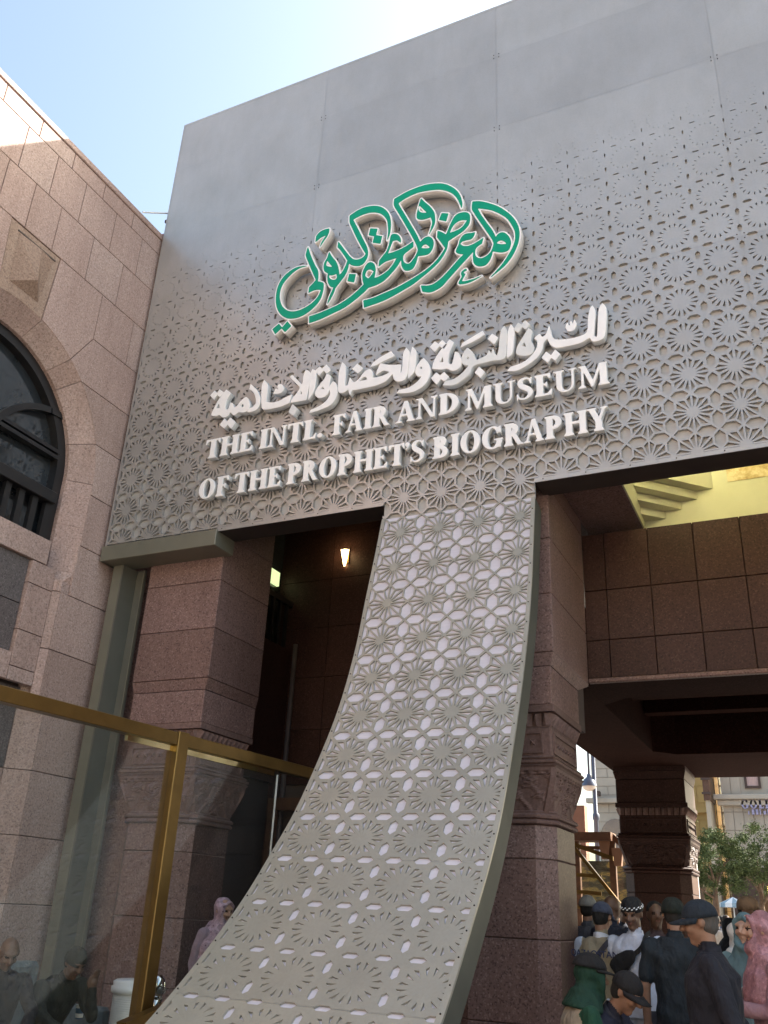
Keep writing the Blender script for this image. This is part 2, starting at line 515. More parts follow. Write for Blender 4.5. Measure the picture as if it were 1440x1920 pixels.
# ribbon: the strip leaves the wall and sweeps down towards the square
PROF = [(7.998, 5.494), (7.90, 5.06), (7.76, 4.46), (7.59, 3.89), (7.30, 3.20), (6.83, 2.41), (6.48, 1.96), (6.08, 1.53), (5.53, 1.03), (4.95, 0.62), (4.3, 0.30), (3.75, 0.135)]
EXL = [-3.965, -3.975, -3.995, -3.99, -3.995, -4.02, -4.045, -4.06, -4.11, -4.15, -4.2, -4.24]
EXR = [-2.255, -2.25, -2.243, -2.245, -2.245, -2.227, -2.216, -2.21, -2.185, -2.16, -2.14, -2.12]
def catmull(P, n):
    out = []
    P = [np.array(p, float) for p in P]
    for i in range(len(P)-1):
        p0 = P[i-1] if i else P[0]*2 - P[1]
        p1, p2 = P[i], P[i+1]
        p3 = P[i+2] if i+2 < len(P) else P[-1]*2 - P[-2]
        for k in range(n):
            t = k / n
            out.append(0.5*((2*p1) + (-p0+p2)*t + (2*p0-5*p1+4*p2-p3)*t*t + (-p0+3*p1-3*p2+p3)*t**3))
    out.append(P[-1]); return np.array(out)
RC = catmull([(y, z, l, r) for (y, z), l, r in zip(PROF, EXL, EXR)], 12)
RS = np.concatenate([[0], np.cumsum(np.hypot(np.diff(RC[:, 0]), np.diff(RC[:, 1])))])
RT = np.gradient(RC[:, :2], RS, axis=0)
def rib(s):
    y, z, l, r = (float(np.interp(s, RS, RC[:, i])) for i in range(4))
    ty, tz = (float(np.interp(s, RS, RT[:, i])) for i in range(2))
    n = math.hypot(ty, tz)
    return y, z, l, r, ty/n, tz/n
def rib_pt(u, s, w):
    y, z, l, r, ty, tz = rib(s)
    # normal pointing away from the viewer (into the wall / down): tangent runs down and out
    ny, nz = -tz, ty
    f = (u - XL0) / (XR0 - XL0)
    return (l + (r-l)*f, y + ny*w, z + nz*w)
SEND = float(RS[-1])
s0 = 0.0
bounds = [0.0]
while bounds[-1] + 1.3125 < SEND: bounds.append(bounds[-1] + 1.3125)
bounds.append(SEND)
for i in range(len(bounds)-1):
    a, b = bounds[i], bounds[i+1]
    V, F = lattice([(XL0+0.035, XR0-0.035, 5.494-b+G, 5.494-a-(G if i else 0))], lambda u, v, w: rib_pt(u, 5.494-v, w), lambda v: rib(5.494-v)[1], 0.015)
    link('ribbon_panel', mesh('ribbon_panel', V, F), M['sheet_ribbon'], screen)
def rib_strip(name, cross, mat_, n=90, sa=0.0):
    """cross: closed list of (u, w) swept along the ribbon"""
    V, F = [], []; k = len(cross)
    for i in range(n+1):
        s = sa + (SEND-sa) * i / n
        V += [rib_pt(u, s, w) for u, w in cross]
    for i in range(n):
        for j in range(k):
            j2 = (j+1) % k
            F.append((i*k+j, i*k+j2, (i+1)*k+j2, (i+1)*k+j))
    F.append(tuple(range(k))); F.append(tuple(n*k+j for j in range(k)))
    me = mesh(name, V, F)
    bm = bmesh.new(); bm.from_mesh(me); bmesh.ops.recalc_face_normals(bm, faces=bm.faces); bm.to_mesh(me); bm.free()
    return link(name, me, mat_, screen)
rib_strip('ribbon_backing', [(XL0+0.034, 0.016), (XR0-0.034, 0.016), (XR0-0.034, 0.024), (XL0+0.034, 0.024)], M['backing_white'])
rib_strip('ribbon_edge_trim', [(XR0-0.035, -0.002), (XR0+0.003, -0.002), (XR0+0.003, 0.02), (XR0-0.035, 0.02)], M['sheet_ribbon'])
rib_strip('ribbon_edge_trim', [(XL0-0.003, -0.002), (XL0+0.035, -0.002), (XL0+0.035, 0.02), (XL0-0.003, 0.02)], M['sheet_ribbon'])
rib_strip('ribbon_side', [(XR0-0.012, 0.021), (XR0, 0.021), (XR0, 0.24), (XR0-0.012, 0.24)], M['steel_dark'])
rib_strip('ribbon_side', [(XL0, 0.021), (XL0+0.012, 0.021), (XL0+0.012, 0.24), (XL0, 0.24)], M['steel_green'])
rib_strip('ribbon_back', [(XL0+0.013, 0.20), (XR0-0.013, 0.20), (XR0-0.013, 0.225), (XL0+0.013, 0.225)], M['steel_side'])
# screw heads along trims
sc = MB()
def dot(p, r=0.007):
    sc.lathe([(0.0, -r), (r*0.9, -r*0.4), (r*0.9, r*0.4), (0.0, r)], p, 6)
for k in range(26):
    s = 0.15 + k * 0.22
    if s < SEND:
        dot(rib_pt(XR0-0.017, s, -0.004)); dot(rib_pt(XL0+0.017, s, -0.004))
for k in range(30):
    u = -6.1 + k * 0.4375
    if not (XL0 < u < XR0): dot((u, FY-0.004, 5.68))
for c in cols[1:-1]:
    for r in rows[1:]:
        for dx in (-0.035, 0.035):
            for dz in (-0.03, 0.03): dot((c+dx, FY-0.003, r+dz))
screws = sc.build('screw_heads', M['dark'], screen); screws['kind'] = 'stuff'

# ================================================================ lettering
def smooth_poly(pts, step=0.012):
    """pts: (x, y) or (x, y, 1) for a corner; closed; Catmull-Rom between corners"""
    n = len(pts); P = [np.array(p[:2], float) for p in pts]; C = [len(p) > 2 for p in pts]
    out = []
    for i in range(n):
        p1, p2 = P[i], P[(i+1) % n]
        p0 = P[i-1] if not C[i] else p1 - (p2-p1)*0.5
        p3 = P[(i+2) % n] if not C[(i+1) % n] else p2 + (p2-p1)*0.5
        L = np.linalg.norm(p2-p1)
        k = max(1, min(8, int(L/step)))
        if C[i] and C[(i+1) % n]: k = 1
        for j in range(k):
            t = j / k
            out.append(0.5*((2*p1) + (-p0+p2)*t + (2*p0-5*p1+4*p2-p3)*t*t + (-p0+3*p1-3*p2+p3)*t**3))
    return np.array(out)
def sdf_poly(polys, X, Y):
    """signed distance (negative inside, even-odd over all loops)"""
    shp = X.shape; x = X.ravel(); y = Y.ravel()
    d2 = np.full(x.shape, 1e9); ins = np.zeros(x.shape, bool)
    for P in polys:
        Q = np.roll(P, -1, axis=0)
        for (ax, ay), (bx, by) in zip(P, Q):
            ex, ey = bx-ax, by-ay; L = ex*ex + ey*ey
            if L < 1e-14: continue
            t = np.clip(((x-ax)*ex + (y-ay)*ey)/L, 0, 1)
            d2 = np.minimum(d2, (x-ax-t*ex)**2 + (y-ay-t*ey)**2)
            if ay != by:
                ins ^= ((ay > y) != (by > y)) & (x < (bx-ax)*(y-ay)/(by-ay) + ax)
    d = np.sqrt(d2)
    return np.where(ins, -d, d).reshape(shp)
def contours(S, x0, y0, h, lev=0.0):
    """marching squares -> closed loops"""
    S = S - lev
    S = np.where(np.abs(S) < 1e-9, 1e-9, S)
    ny, nx = S.shape
    seg = {}
    neg = S < 0
    cells = np.argwhere((neg[:-1, :-1] != neg[1:, :-1]) | (neg[:-1, :-1] != neg[:-1, 1:]) | (neg[:-1, :-1] != neg[1:, 1:]))
    def pt(k):
        (i, j, d) = k
        a = S[i, j]; b = S[i, j+1] if d == 0 else S[i+1, j]
        t = a/(a-b)
        return (x0 + (j + (t if d == 0 else 0))*h, y0 + (i + (t if d == 1 else 0))*h)
    for i, j in cells:
        a, b, c, d = neg[i, j], neg[i, j+1], neg[i+1, j+1], neg[i+1, j]
        eB, eR, eT, eL = (i, j, 0), (i, j+1, 1), (i+1, j, 0), (i, j, 1)
        code = a + 2*b + 4*c + 8*d
        tb = {1: [(eL, eB)], 2: [(eB, eR)], 3: [(eL, eR)], 4: [(eR, eT)], 5: [(eL, eT), (eR, eB)], 6: [(eB, eT)], 7: [(eL, eT)],
              8: [(eT, eL)], 9: [(eT, eB)], 10: [(eB, eL), (eT, eR)], 11: [(eT, eR)], 12: [(eR, eL)], 13: [(eR, eB)], 14: [(eB, eL)]}
        for p, q in tb.get(int(code), []): seg[p] = q
    loops = []
    while seg:
        k, v = seg.popitem(); loop = [k]
        while v != k and v in seg:
            loop.append(v); v = seg.pop(v)
        if len(loop) > 5:
            P = [pt(e) for e in loop]
            # light simplification
            keep = []
            for a in range(len(P)):
                p, q, r = P[a-1], P[a], P[(a+1) % len(P)]
                cr = abs((q[0]-p[0])*(r[1]-p[1]) - (q[1]-p[1])*(r[0]-p[0]))
                if cr > 0.02*h*h or a % 4 == 0: keep.append(q)
            if len(keep) > 3: loops.append(keep)
    return loops
def solid(name, loops, yfront, depth, mats, parent, bev=0.0):
    """loops in (x, z); extruded along +Y from yfront; mats = (face, side)"""
    cu = bpy.data.curves.new(name, 'CURVE'); cu.dimensions = '2D'; cu.fill_mode = 'BOTH'
    for L in loops:
        sp = cu.splines.new('POLY'); sp.points.add(len(L)-1); sp.use_cyclic_u = True
        for p, (x, z) in zip(sp.points, L): p.co = (x, z, 0, 1)
    cu.extrude = depth/2
    if bev: cu.bevel_depth = bev; cu.bevel_resolution = 0; cu.offset = -bev
    ob = bpy.data.objects.new(name, cu); COL.objects.link(ob)
    dg = bpy.context.evaluated_depsgraph_get()
    me = bpy.data.meshes.new_from_object(ob.evaluated_get(dg))
    bpy.data.objects.remove(ob); bpy.data.curves.remove(cu)
    co = np.empty(len(me.vertices)*3); me.vertices.foreach_get('co', co); co = co.reshape(-1, 3)
    # local (x, y, z) -> world (x, yfront + depth/2 - z, y)
    w = np.stack([co[:, 0], yfront + depth/2 - co[:, 2], co[:, 1]], 1)
    me.vertices.foreach_set('co', w.ravel()); me.update()
    me.materials.clear()
    for m_ in mats: me.materials.append(m_)
    bm = bmesh.new(); bm.from_mesh(me)
    bmesh.ops.remove_doubles(bm, verts=bm.verts, dist=1e-5)
    bmesh.ops.recalc_face_normals(bm, faces=bm.faces)
    if len(mats) > 1:
        for f in bm.faces: f.material_index = 0 if f.normal.y < -0.5 else 1
    bm.to_mesh(me); bm.free()
    return link(name, me, None, parent)
def trace(pts, crop, plane):
    cx, cy, sc_ = crop
    out = []
    for p in pts:
        q = onY(cx + p[0]/sc_, cy + p[1]/sc_, plane)
        out.append((q.x, q.z) + ((1,) if len(p) > 2 else ()))
    return smooth_poly(out)
def conv(pts, src, dst):
    return [(((src[0]+p[0]/src[2])-dst[0])*dst[2], ((src[1]+p[1]/src[2])-dst[1])*dst[2]) + tuple(p[2:]) for p in pts]
CA = (500, 420, 8.0); CB = (570, 360, 7.384); CC = (720, 330, 7.383); CD = (840, 360, 9.0)
CE = (380, 640, 6.0); CF = (580, 620, 6.0); CG = (780, 560, 3.892)
GREEN = [
 (CA, [[(620,350,1),(660,470),(720,610),(768,700),(775,790),(765,865,1),(840,880),(855,930),(840,1030),(800,1140),(720,1240),(600,1340),(480,1400),(350,1420),(250,1385),(180,1310),(145,1200),(145,1060),(180,920),(260,790),(380,690),(480,645),(605,630,1),(500,662),(420,712),(330,795),(250,895),(205,1000),(195,1110),(220,1210),(275,1280),(350,1312),(450,1307),(570,1260),(690,1180),(770,1090),(818,990,1),(760,985),(700,1000),(630,1032,1),(640,950,1),(700,890),(742,840,1),(720,790),(680,700),(630,580),(592,480),(597,430)]]),
 (CA, [[(735,268,1),(745,185,1),(800,122),(870,86),(938,70,1),(935,120),(905,190),(862,250),(800,345,1),(830,270),(897,168,1),(820,202),(770,242)]]),
 (CA, [[(90,1580,1),(185,1500,1),(232,1558,1),(312,1465,1),(367,1530,1),(277,1622,1),(226,1562,1),(130,1650,1)]]),
 (CB, [[(350,835,1),(390,900),(440,960),(470,1030),(485,1100),(490,1155,1),(530,1110),(570,1040),(595,980),(603,945,1),(560,880),(510,810),(468,765,1),(478,692,1),(530,760),(590,840),(640,900),(690,935),(760,935),(820,905),(858,858,1),(810,780),(760,690),(710,590),(660,480),(636,420),(635,330,1),(740,260),(840,215),(950,195),(1050,205),(1130,250),(1180,320),(1200,400),(1200,500),(1185,590),(1155,665,1),(1168,560),(1165,470),(1150,390),(1100,325),(1030,290),(930,285),(830,310),(740,350),(680,385,1),(720,460),(780,580),(830,680),(870,760),(885,830),(880,890),(850,960),(800,1010),(740,1025),(670,1015),(622,985,1),(605,1070),(570,1150),(520,1220),(470,1285),(432,1335,1),(410,1400),(370,1480),(325,1550,1),(355,1450),(390,1370),(412,1320,1),(370,1310),(338,1260),(327,1190),(335,1125,1),(290,1100),(275,1050),(285,980),(320,920)],
       [(322,945,1),(402,1045,1),(310,1022)], [(342,1152,1),(400,1152),(450,1130,1),(460,1180),(440,1213),(390,1218),(352,1192)]]),
 (CB, [[(630,1137,1),(716,1142,1),(692,1250,1),(605,1236,1)]]),
 (CB, [[(920,507,1),(1015,512,1),(996,602,1),(1080,612,1),(1056,716,1),(955,700,1),(976,612,1),(900,598,1)]]),
 (CC, [conv([(75,1725,1),(180,1690),(330,1630),(480,1560),(620,1470),(740,1370),(830,1282,1),(815,1220),(812,1130),(840,1050),(880,990),(925,975),(970,1000),(990,1060),(985,1130),(972,1197,1),(1060,1160),(1150,1100),(1230,1010),(1290,910,1),(1200,940),(1120,970),(1035,1032,1),(1045,950,1),(1090,890),(1140,830),(1170,760),(1190,680),(1205,610),(1230,585),(1290,590),(1335,640),(1340,702,1),(1290,668),(1230,680,1),(1200,750),(1160,857,1)], CB, CC)
       + [(160,1045),(280,990),(405,910,1),(405,985,1),(335,1038),(278,1085),(262,1140),(277,1195),(320,1218),(370,1200),(430,1120),(465,1050),(472,1015,1),(440,930),(370,800),(290,660),(200,510),(142,410),(145,320,1),(300,230),(450,165),(600,120),(740,105),(840,115),(930,150),(1010,210),(1060,290),(1082,380),(1074,445,1),(1052,385),(1018,318),(960,252),(860,205),(750,190),(600,205),(450,240),(300,310),(195,380,1),(230,440),(300,555),(380,690),(450,810),(500,918,1),(530,888),(570,855),(620,842),(668,872),(686,930),(670,1010),(620,1078),(550,1100),(472,1106,1),(460,1145),(440,1210),(400,1280),(340,1310),(282,1300),(247,1240),(242,1150,1),(190,1240),(110,1340),(0,1450)]
       + conv([(1000,1290),(890,1327,1),(830,1390),(700,1500),(560,1600),(400,1680),(230,1760),(75,1815,1)], CB, CC),
       [(510,1000,1),(545,957),(582,946),(620,970),(640,998,1),(580,1006)], conv([(870,1092),(920,1072),(970,1100,1),(930,1160),(890,1205,1),(847,1160)], CB, CC)]),
 (CC, [[(515,315,1),(570,370),(640,430),(690,500),(706,580),(700,660),(670,730),(625,806,1),(660,700),(670,640),(650,570,1),(590,592),(520,605),(465,590),(455,540),(470,470),(490,390)],
       [(492,408,1),(540,452),(602,512,1),(530,512),(485,490),(475,450)]]),
 (CC, [[(800,517,1),(890,522,1),(860,626,1),(767,606,1)]]),
 (CC, [[(-283,1726,1),(-150,1690),(0,1625),(150,1560),(300,1480),(450,1390),(600,1290),(720,1180),(800,1080),(850,998,1),(800,930),(738,848,1),(745,762,1),(800,780),(860,817,1),(900,720),(940,630),(990,550),(1050,515),(1130,505),(1180,530),(1190,600),(1170,680),(1100,760),(1000,830),(887,905,1),(872,1000),(830,1090),(760,1190),(660,1290),(540,1390),(400,1500),(250,1590),(100,1675),(-50,1745),(-273,1821,1)],
       [(905,792,1),(950,700),(1010,640),(1080,612),(1155,612,1),(1100,690),(1020,750)]]),
 (CD, [[(455,680,1),(435,745),(390,795),(300,818),(230,845),(205,882,1),(260,915),(330,915),(410,890),(500,840),(595,780,1),(570,872,1),(510,912),(465,962),(455,1040),(480,1100),(540,1122),(610,1105),(680,1060),(740,985),(775,872,1),(740,790),(650,660),(540,500),(440,350),(407,285),(415,165,1),(530,160),(680,190),(850,250),(1000,345),(1110,450),(1180,570),(1205,700),(1190,830),(1150,950),(1080,1090),(980,1220),(860,1330),(720,1440,1),(840,1310),(940,1190),(1030,1050),(1100,920),(1135,800),(1130,670),(1080,560),(1000,450),(880,370),(740,310),(600,285),(495,275,1),(560,390),(650,520),(740,640),(790,730),(802,778,1),(850,710),(910,685),(970,700),(1030,760),(1060,850),(1040,950),(990,1000),(900,1020),(820,1010),(752,1000,1),(735,1080),(700,1160),(640,1230),(560,1255),(490,1245),(440,1200),(425,1110),(430,1040),(440,992,1),(360,1080),(200,1255)]
       + conv([(886,1435),(800,1530),(700,1590),(620,1612),(535,1600,1),(515,1520,1),(600,1520),(680,1500),(780,1430),(880,1330),(970,1230),(1040,1150),(1108,1083,1)], CC, CD) + [(200,1045),(145,1020),(140,980),(165,930),(185,885),(205,810),(250,740),(310,705),(400,695)],
       [(810,870,1),(850,832),(905,815),(960,840),(1000,880,1),(900,886)]]),
 (CD, [[(300,1300),(245,1335),(222,1385),(238,1430),(208,1480),(183,1530),(200,1555),(300,1545),(420,1500),(565,1418,1),(430,1472),(300,1506),(228,1512,1),(262,1440),(292,1385),(262,1378),(268,1345,1),(315,1322)]]),
]
WHITE = [
 (CE, [[(85,610,1),(135,555,1),(160,590,1),(190,540,1),(240,580,1),(190,628,1),(165,600,1),(125,655,1)]]),
 (CE, [[(265,545,1),(317,582,1),(270,660),(255,730),(264,768),(292,755),(310,690,1),(338,700),(352,742),(385,728),(425,678),(482,630),(512,652),(532,712),(510,770),(460,800),(402,800),(352,830),(312,800),(280,840),(230,856),(190,830),(150,840),(92,836,1),(120,770),(160,690),(212,612)], [(150,757,1),(186,690,1),(192,748,1)], [(428,722),(452,704),(463,730),(440,742)]]),
 (CE, [[(540,483,1),(602,540),(640,610),(646,680),(620,750),(570,785),(505,797,1),(503,768,1),(560,740),(600,690),(590,610),(560,560),(525,540,1)]]),
 (CE, [[(690,435,1),(730,490),(725,580),(715,680,1),(780,690),(860,670),(930,632),(1002,600,1),(975,692,1),(880,732),(780,757),(700,767),(668,752),(662,690),(660,600),(668,500)]]),
 (CE, [[(795,592,1),(822,532,1),(852,545),(842,500),(885,483),(912,520),(900,560),(860,586)]]),
 (CE, [[(983,402,1),(1005,378,1),(1060,432),(1118,482),(1135,392),(1160,318,1),(1207,357),(1197,480),(1180,590),(1165,660,1),(988,690,1),(1008,642,1),(1060,580),(1092,520),(1050,470)], [(1088,592,1),(1112,560,1),(1122,600,1)]]),
 (CE, [[(1237,313,1),(1277,345),(1272,450),(1250,560),(1188,657,1),(1198,560),(1205,440),(1215,360)]]),
 (CE, [[(1010,708,1),(1067,760,1),(1020,837,1),(966,797,1)]]),
 (CE, [[(193,940,1),(245,868,1),(275,905,1),(312,858,1),(368,915,1),(320,982,1),(282,938,1),(240,977,1)]]),
 (CF, [[(68,450,1),(115,403,1),(142,430,1),(192,383,1),(242,440,1),(195,482,1),(162,447,1),(108,507,1)]]),
 (CF, [[(195,483,1),(242,510,1),(226,600),(220,680),(180,735),(110,757),(64,720),(80,660),(130,590),(172,540)], [(130,657,1),(150,624,1),(177,662,1)]]),
 (CF, [[(265,568,1),(302,600),(316,680),(290,770),(230,840),(120,890),(-2,927,1),(15,893,1),(110,850),(190,790),(235,710),(226,640)]]),
 (CF, [[(370,358,1),(407,400),(406,520),(400,620,1),(432,610),(455,528,1),(500,580),(560,540),(620,462),(680,435),(716,480),(706,532,1),(770,522),(850,498),(908,464,1),(830,450),(748,500,1),(770,430),(800,370,1),(900,385),(1032,384,1),(1022,490,1),(1045,440),(1050,340),(1060,250),(1090,193,1),(1127,250),(1117,370),(1105,480),(1070,550),(1000,572),(952,545),(938,480,1),(860,565),(760,612),(640,642),(520,667),(482,672),(456,724,1),(438,662,1),(380,697),(332,690),(324,620),(335,470)], [(558,572,1),(600,527),(640,520),(650,552,1)]]),
 (CF, [[(483,430,1),(540,373,1),(607,425,1),(545,482,1)]]),
 (CF, [[(688,407,1),(718,360,1),(800,300),(920,233,1),(957,285,1),(840,340),(740,392)]]),
 (CF, [[(1160,183,1),(1202,240),(1196,370),(1180,460),(1110,537,1),(1120,430),(1132,290)]]),
 (CF, [[(1285,308,1),(1340,370),(1362,450),(1340,540),(1280,622),(1180,682),(1080,702),(983,702,1),(1010,668,1),(1120,640),(1210,580),(1270,510,1),(1220,512),(1195,470),(1210,400),(1250,340)], [(1243,412),(1262,400),(1273,424),(1256,437)]]),
 (CG, [[(103,352,1),(138,312,1),(163,332,1),(192,303,1),(228,335,1),(200,368,1),(172,345,1),(135,387,1)]]),
 (CG, [[(245,298,1),(277,320,1),(242,400),(236,466),(260,478),(276,430),(285,388,1),(312,400),(331,450),(320,500),(270,526),(225,510),(190,517),(118,512,1),(130,460),(170,390)], [(170,467,1),(196,418,1),(201,462,1)]]),
 (CG, [[(111,580,1),(148,538,1),(175,562,1),(205,536,1),(240,572,1),(206,602,1),(181,585,1),(150,627,1)]]),
 (CG, [[(375,358,1),(415,395),(440,450,1),(480,432),(516,412),(533,375,1),(548,402),(560,362,1),(575,400),(592,412),(604,370),(610,300),(622,230),(645,198,1),(664,250),(661,350),(655,420),(620,446),(560,452),(500,467),(440,482),(410,502),(390,550),(330,600),(270,631),(194,632,1),(215,604,1),(290,580),(350,530),(385,487,1),(350,482),(330,450),(345,400)], [(370,432),(380,422),(388,436),(378,444)]]),
 (CG, [[(692,188,1),(717,230),(711,330),(700,400),(664,432,1),(668,330),(672,240)]]),
 (CG, [[(524,295,1),(555,256,1),(600,285,1),(570,332,1)]]),
 (CG, [[(324,357,1),(340,324,1),(420,275),(486,235,1),(501,262,1),(430,306)]]),
 (CG, [[(429,540,1),(460,498,1),(502,535,1),(470,577,1)]]),
 (CG, [[(711,225,1),(745,176,1),(770,192,1),(795,158,1),(832,190,1),(800,224,1),(775,206,1),(745,247,1)]]),
 (CG, [[(820,216,1),(847,235,1),(837,300),(860,350),(845,400),(790,417),(734,402),(740,350),(775,290)], [(770,347,1),(790,314,1),(806,352,1)]]),
 (CG, [[(970,197,1),(985,250),(1010,295),(1100,296),(1190,276),(1248,242),(1256,150),(1268,80),(1287,50,1),(1308,95),(1302,200),(1297,268,1),(1322,276),(1327,180),(1335,80),(1358,33,1),(1387,70),(1387,170),(1376,270),(1345,301),(1290,312),(1265,287),(1200,322),(1100,347),(1020,357),(980,332),(960,290,1),(930,322),(920,370),(880,432),(800,492),(730,526),(666,527,1),(690,498,1),(770,470),(840,420),(880,360),(885,310),(864,290,1),(900,258),(920,280),(950,258)]]),
 (CG, [[(1092,207,1),(1104,178),(1120,200),(1130,164),(1145,186),(1155,153,1),(1170,185),(1152,227),(1110,237)]]),
 (CG, [[(917,430,1),(950,388,1),(985,415,1),(1015,373,1),(1052,405,1),(1015,452,1),(987,430,1),(960,467,1)]]),
]
def grid_of(polys, h, pad):
    lo = np.min([p.min(0) for p in polys], 0) - pad; hi = np.max([p.max(0) for p in polys], 0) + pad
    xs = np.arange(lo[0], hi[0]+h, h); ys = np.arange(lo[1], hi[1]+h, h)
    X, Y = np.meshgrid(xs, ys)
    return X, Y, xs[0], ys[0]
FG = 7.84
cal = empty('green_calligraphy_sign', (-4.2, FG, 8.0))
tag(cal, 'large green Arabic calligraphy with white outline standing off the grey screen', 'sign')
allp = [[trace(l, crop, FG) for l in loops] for crop, loops in GREEN]
flat_all = [p for q in allp for p in q]
H_ = 0.009
X, Y, gx, gy = grid_of(flat_all, H_, 0.06)
S = np.full(X.shape, 1e3)
for polys in allp:
    x0, x1 = np.searchsorted(X[0], [min(p[:, 0].min() for p in polys)-0.09, max(p[:, 0].max() for p in polys)+0.09])
    y0, y1 = np.searchsorted(Y[:, 0], [min(p[:, 1].min() for p in polys)-0.09, max(p[:, 1].max() for p in polys)+0.09])
    sl = (slice(y0, y1), slice(x0, x1))
    S[sl] = np.minimum(S[sl], sdf_poly(polys, X[sl], Y[sl]))
body_loops = contours(S, gx, gy, H_, 0.020)
face_loops = contours(S, gx, gy, H_, 0.003)
def area(L):
    return 0.5*sum(L[i-1][0]*L[i][1]-L[i][0]*L[i-1][1] for i in range(len(L)))
def inside(p, L):
    c = False
    for i in range(len(L)):
        a, b = L[i-1], L[i]
        if (a[1] > p[1]) != (b[1] > p[1]) and p[0] < (b[0]-a[0])*(p[1]-a[1])/(b[1]-a[1])+a[0]: c = not c
    return c
def groups(loops):
    outer = []; inner = []
    for L in loops:
        d = sum(1 for K in loops if K is not L and inside(L[0], K))
        (inner if d % 2 else outer).append(L)
    res = [[o] for o in outer]
    for L in inner:
        for g in res:
            if inside(L[0], g[0]): g.append(L); break
    return res
body_g = groups(body_loops); face_g = groups(face_loops)
bodies = []
for g in body_g:
    bodies.append((g, solid('calligraphy_stroke', g, FG, 0.12, (M['letter_white'], M['cream_side']), cal)))
for g in face_g:
    par = cal
    for bg, ob in bodies:
        if inside(g[0][0], bg[0]): par = ob; break
    solid('green_face', g, FG-0.004, 0.0035, (M['green'],), par)
# stand-off pins between the letters and the screen
def pins(loops, yf, depth, parent, n=3):
    mb = MB()
    for g in loops:
        L = g[0]
        for k in range(n):
            x, z = L[int(len(L)*k/n)]
            cx = sum(p[0] for p in L)/len(L); cz = sum(p[1] for p in L)/len(L)
            x += (cx-x)*0.02; z += (cz-z)*0.02
            mb.tube([(x, yf+depth-0.004, z), (x, FY-0.0005, z)], 0.008, 6)
    return mb
pins(body_g, FG, 0.12, cal).build('standoff_pins', M['letter_side'], cal)['kind'] = 'stuff'

FW = 7.895
ar = empty('white_arabic_lettering', (-4.0, FW, 7.2))
tag(ar, 'white raised Arabic lettering in one line below the green calligraphy', 'sign')
allw = []
for crop, loops in WHITE:
    polys = [trace(l, crop, FW) for l in loops]
    h = 0.006
    X, Y, gx, gy = grid_of(polys, h, 0.03)
    S = sdf_poly(polys, X, Y)
    lp = contours(S, gx, gy, h, 0.003)
    allw += groups(lp)
    solid('letter', lp, FW, 0.078, (M['letter_white'], M['letter_side']), ar, 0.004)
pins(allw, FW, 0.078, ar, 2).build('standoff_pins', M['letter_side'], ar)['kind'] = 'stuff'

# ---------------------------------------------------------------- bold roman capitals, drawn in units of the cap height
def s_box(x0, y0, x1, y1):
    return lambda X, Y: np.maximum(np.maximum(x0-X, X-x1), np.maximum(y0-Y, Y-y1))
def s_ell(cx, cy, rx, ry):
    def f(X, Y):
        k = np.sqrt(((X-cx)/rx)**2 + ((Y-cy)/ry)**2)
        g = np.sqrt(((X-cx)/rx**2)**2 + ((Y-cy)/ry**2)**2) + 1e-6
        return k*(k-1)/g
    return f
def s_pol(pts):
    P = np.array(pts, float)
    return lambda X, Y: sdf_poly([P], X, Y)
def U(*fs):
    return lambda X, Y: np.minimum.reduce([f(X, Y) for f in fs])
def D_(a, *bs):
    return lambda X, Y: np.maximum.reduce([a(X, Y)] + [-b(X, Y) for b in bs])
def I_(*fs):
    return lambda X, Y: np.maximum.reduce([f(X, Y) for f in fs])
ST, TN, SF, SH = 0.245, 0.10, 0.07, 0.075      # stem, thin, serif overhang, serif height
def stem(x, top=1.0, bot=0.0, w=ST, l=SF, r=SF, st=True, sb=True):
    P = [s_box(x, bot, x+w, top)]
    if st: P.append(s_pol([(x-l, top), (x+w+r, top), (x+w+r, top-SH*0.7), (x+w, top-SH*1.8), (x, top-SH*1.8), (x-l, top-SH*0.7)]))
    if sb: P.append(s_pol([(x-l, bot), (x+w+r, bot), (x+w+r, bot+SH*0.7), (x+w, bot+SH*1.8), (x, bot+SH*1.8), (x-l, bot+SH*0.7)]))
    return U(*P)
def arms(x0, x1, ym=True, yb=True, tip=0.24):
    P = [s_box(x0, 1-TN*1.1, x1, 1.0), s_pol([(x1, 1), (x1+0.01, 1-tip), (x1-0.045, 1-tip), (x1-0.13, 1-TN)])]
    if ym: P += [s_box(x0, 0.475, x1-0.14, 0.475+TN), s_pol([(x1-0.12, 0.40), (x1-0.12, 0.63), (x1-0.165, 0.63), (x1-0.21, 0.515), (x1-0.165, 0.40)])]
    if yb: P += [s_box(x0, 0.0, x1+0.03, TN*1.1), s_pol([(x1+0.03, 0), (x1+0.06, tip+0.03), (x1+0.01, tip+0.03), (x1-0.11, TN)])]
    return U(*P)
def bowl(x, y0, y1, w, t=ST):
    """right-hand bowl from x, between y0 and y1"""
    cy = (y0+y1)/2; ry = (y1-y0)/2
    o = U(s_box(x, y0, x+w-ry*1.1, y1), s_ell(x+w-ry*1.1, cy, ry*1.1, ry)) if w > ry*1.1 else s_ell(x, cy, w, ry)
    wi = w - t
    i = U(s_box(x, y0+TN, x+wi-ry*0.8, y1-TN), s_ell(x+max(wi-ry*0.8, 0.0), cy, min(wi, ry*0.8), ry-TN))
    return I_(D_(o, i), s_box(x-0.001, -1, 9, 9))
def ring(cx, rx, ry=0.515, t=ST):
    return D_(s_ell(cx, 0.5, rx, ry), s_ell(cx, 0.5, rx-t, ry-TN*0.9))
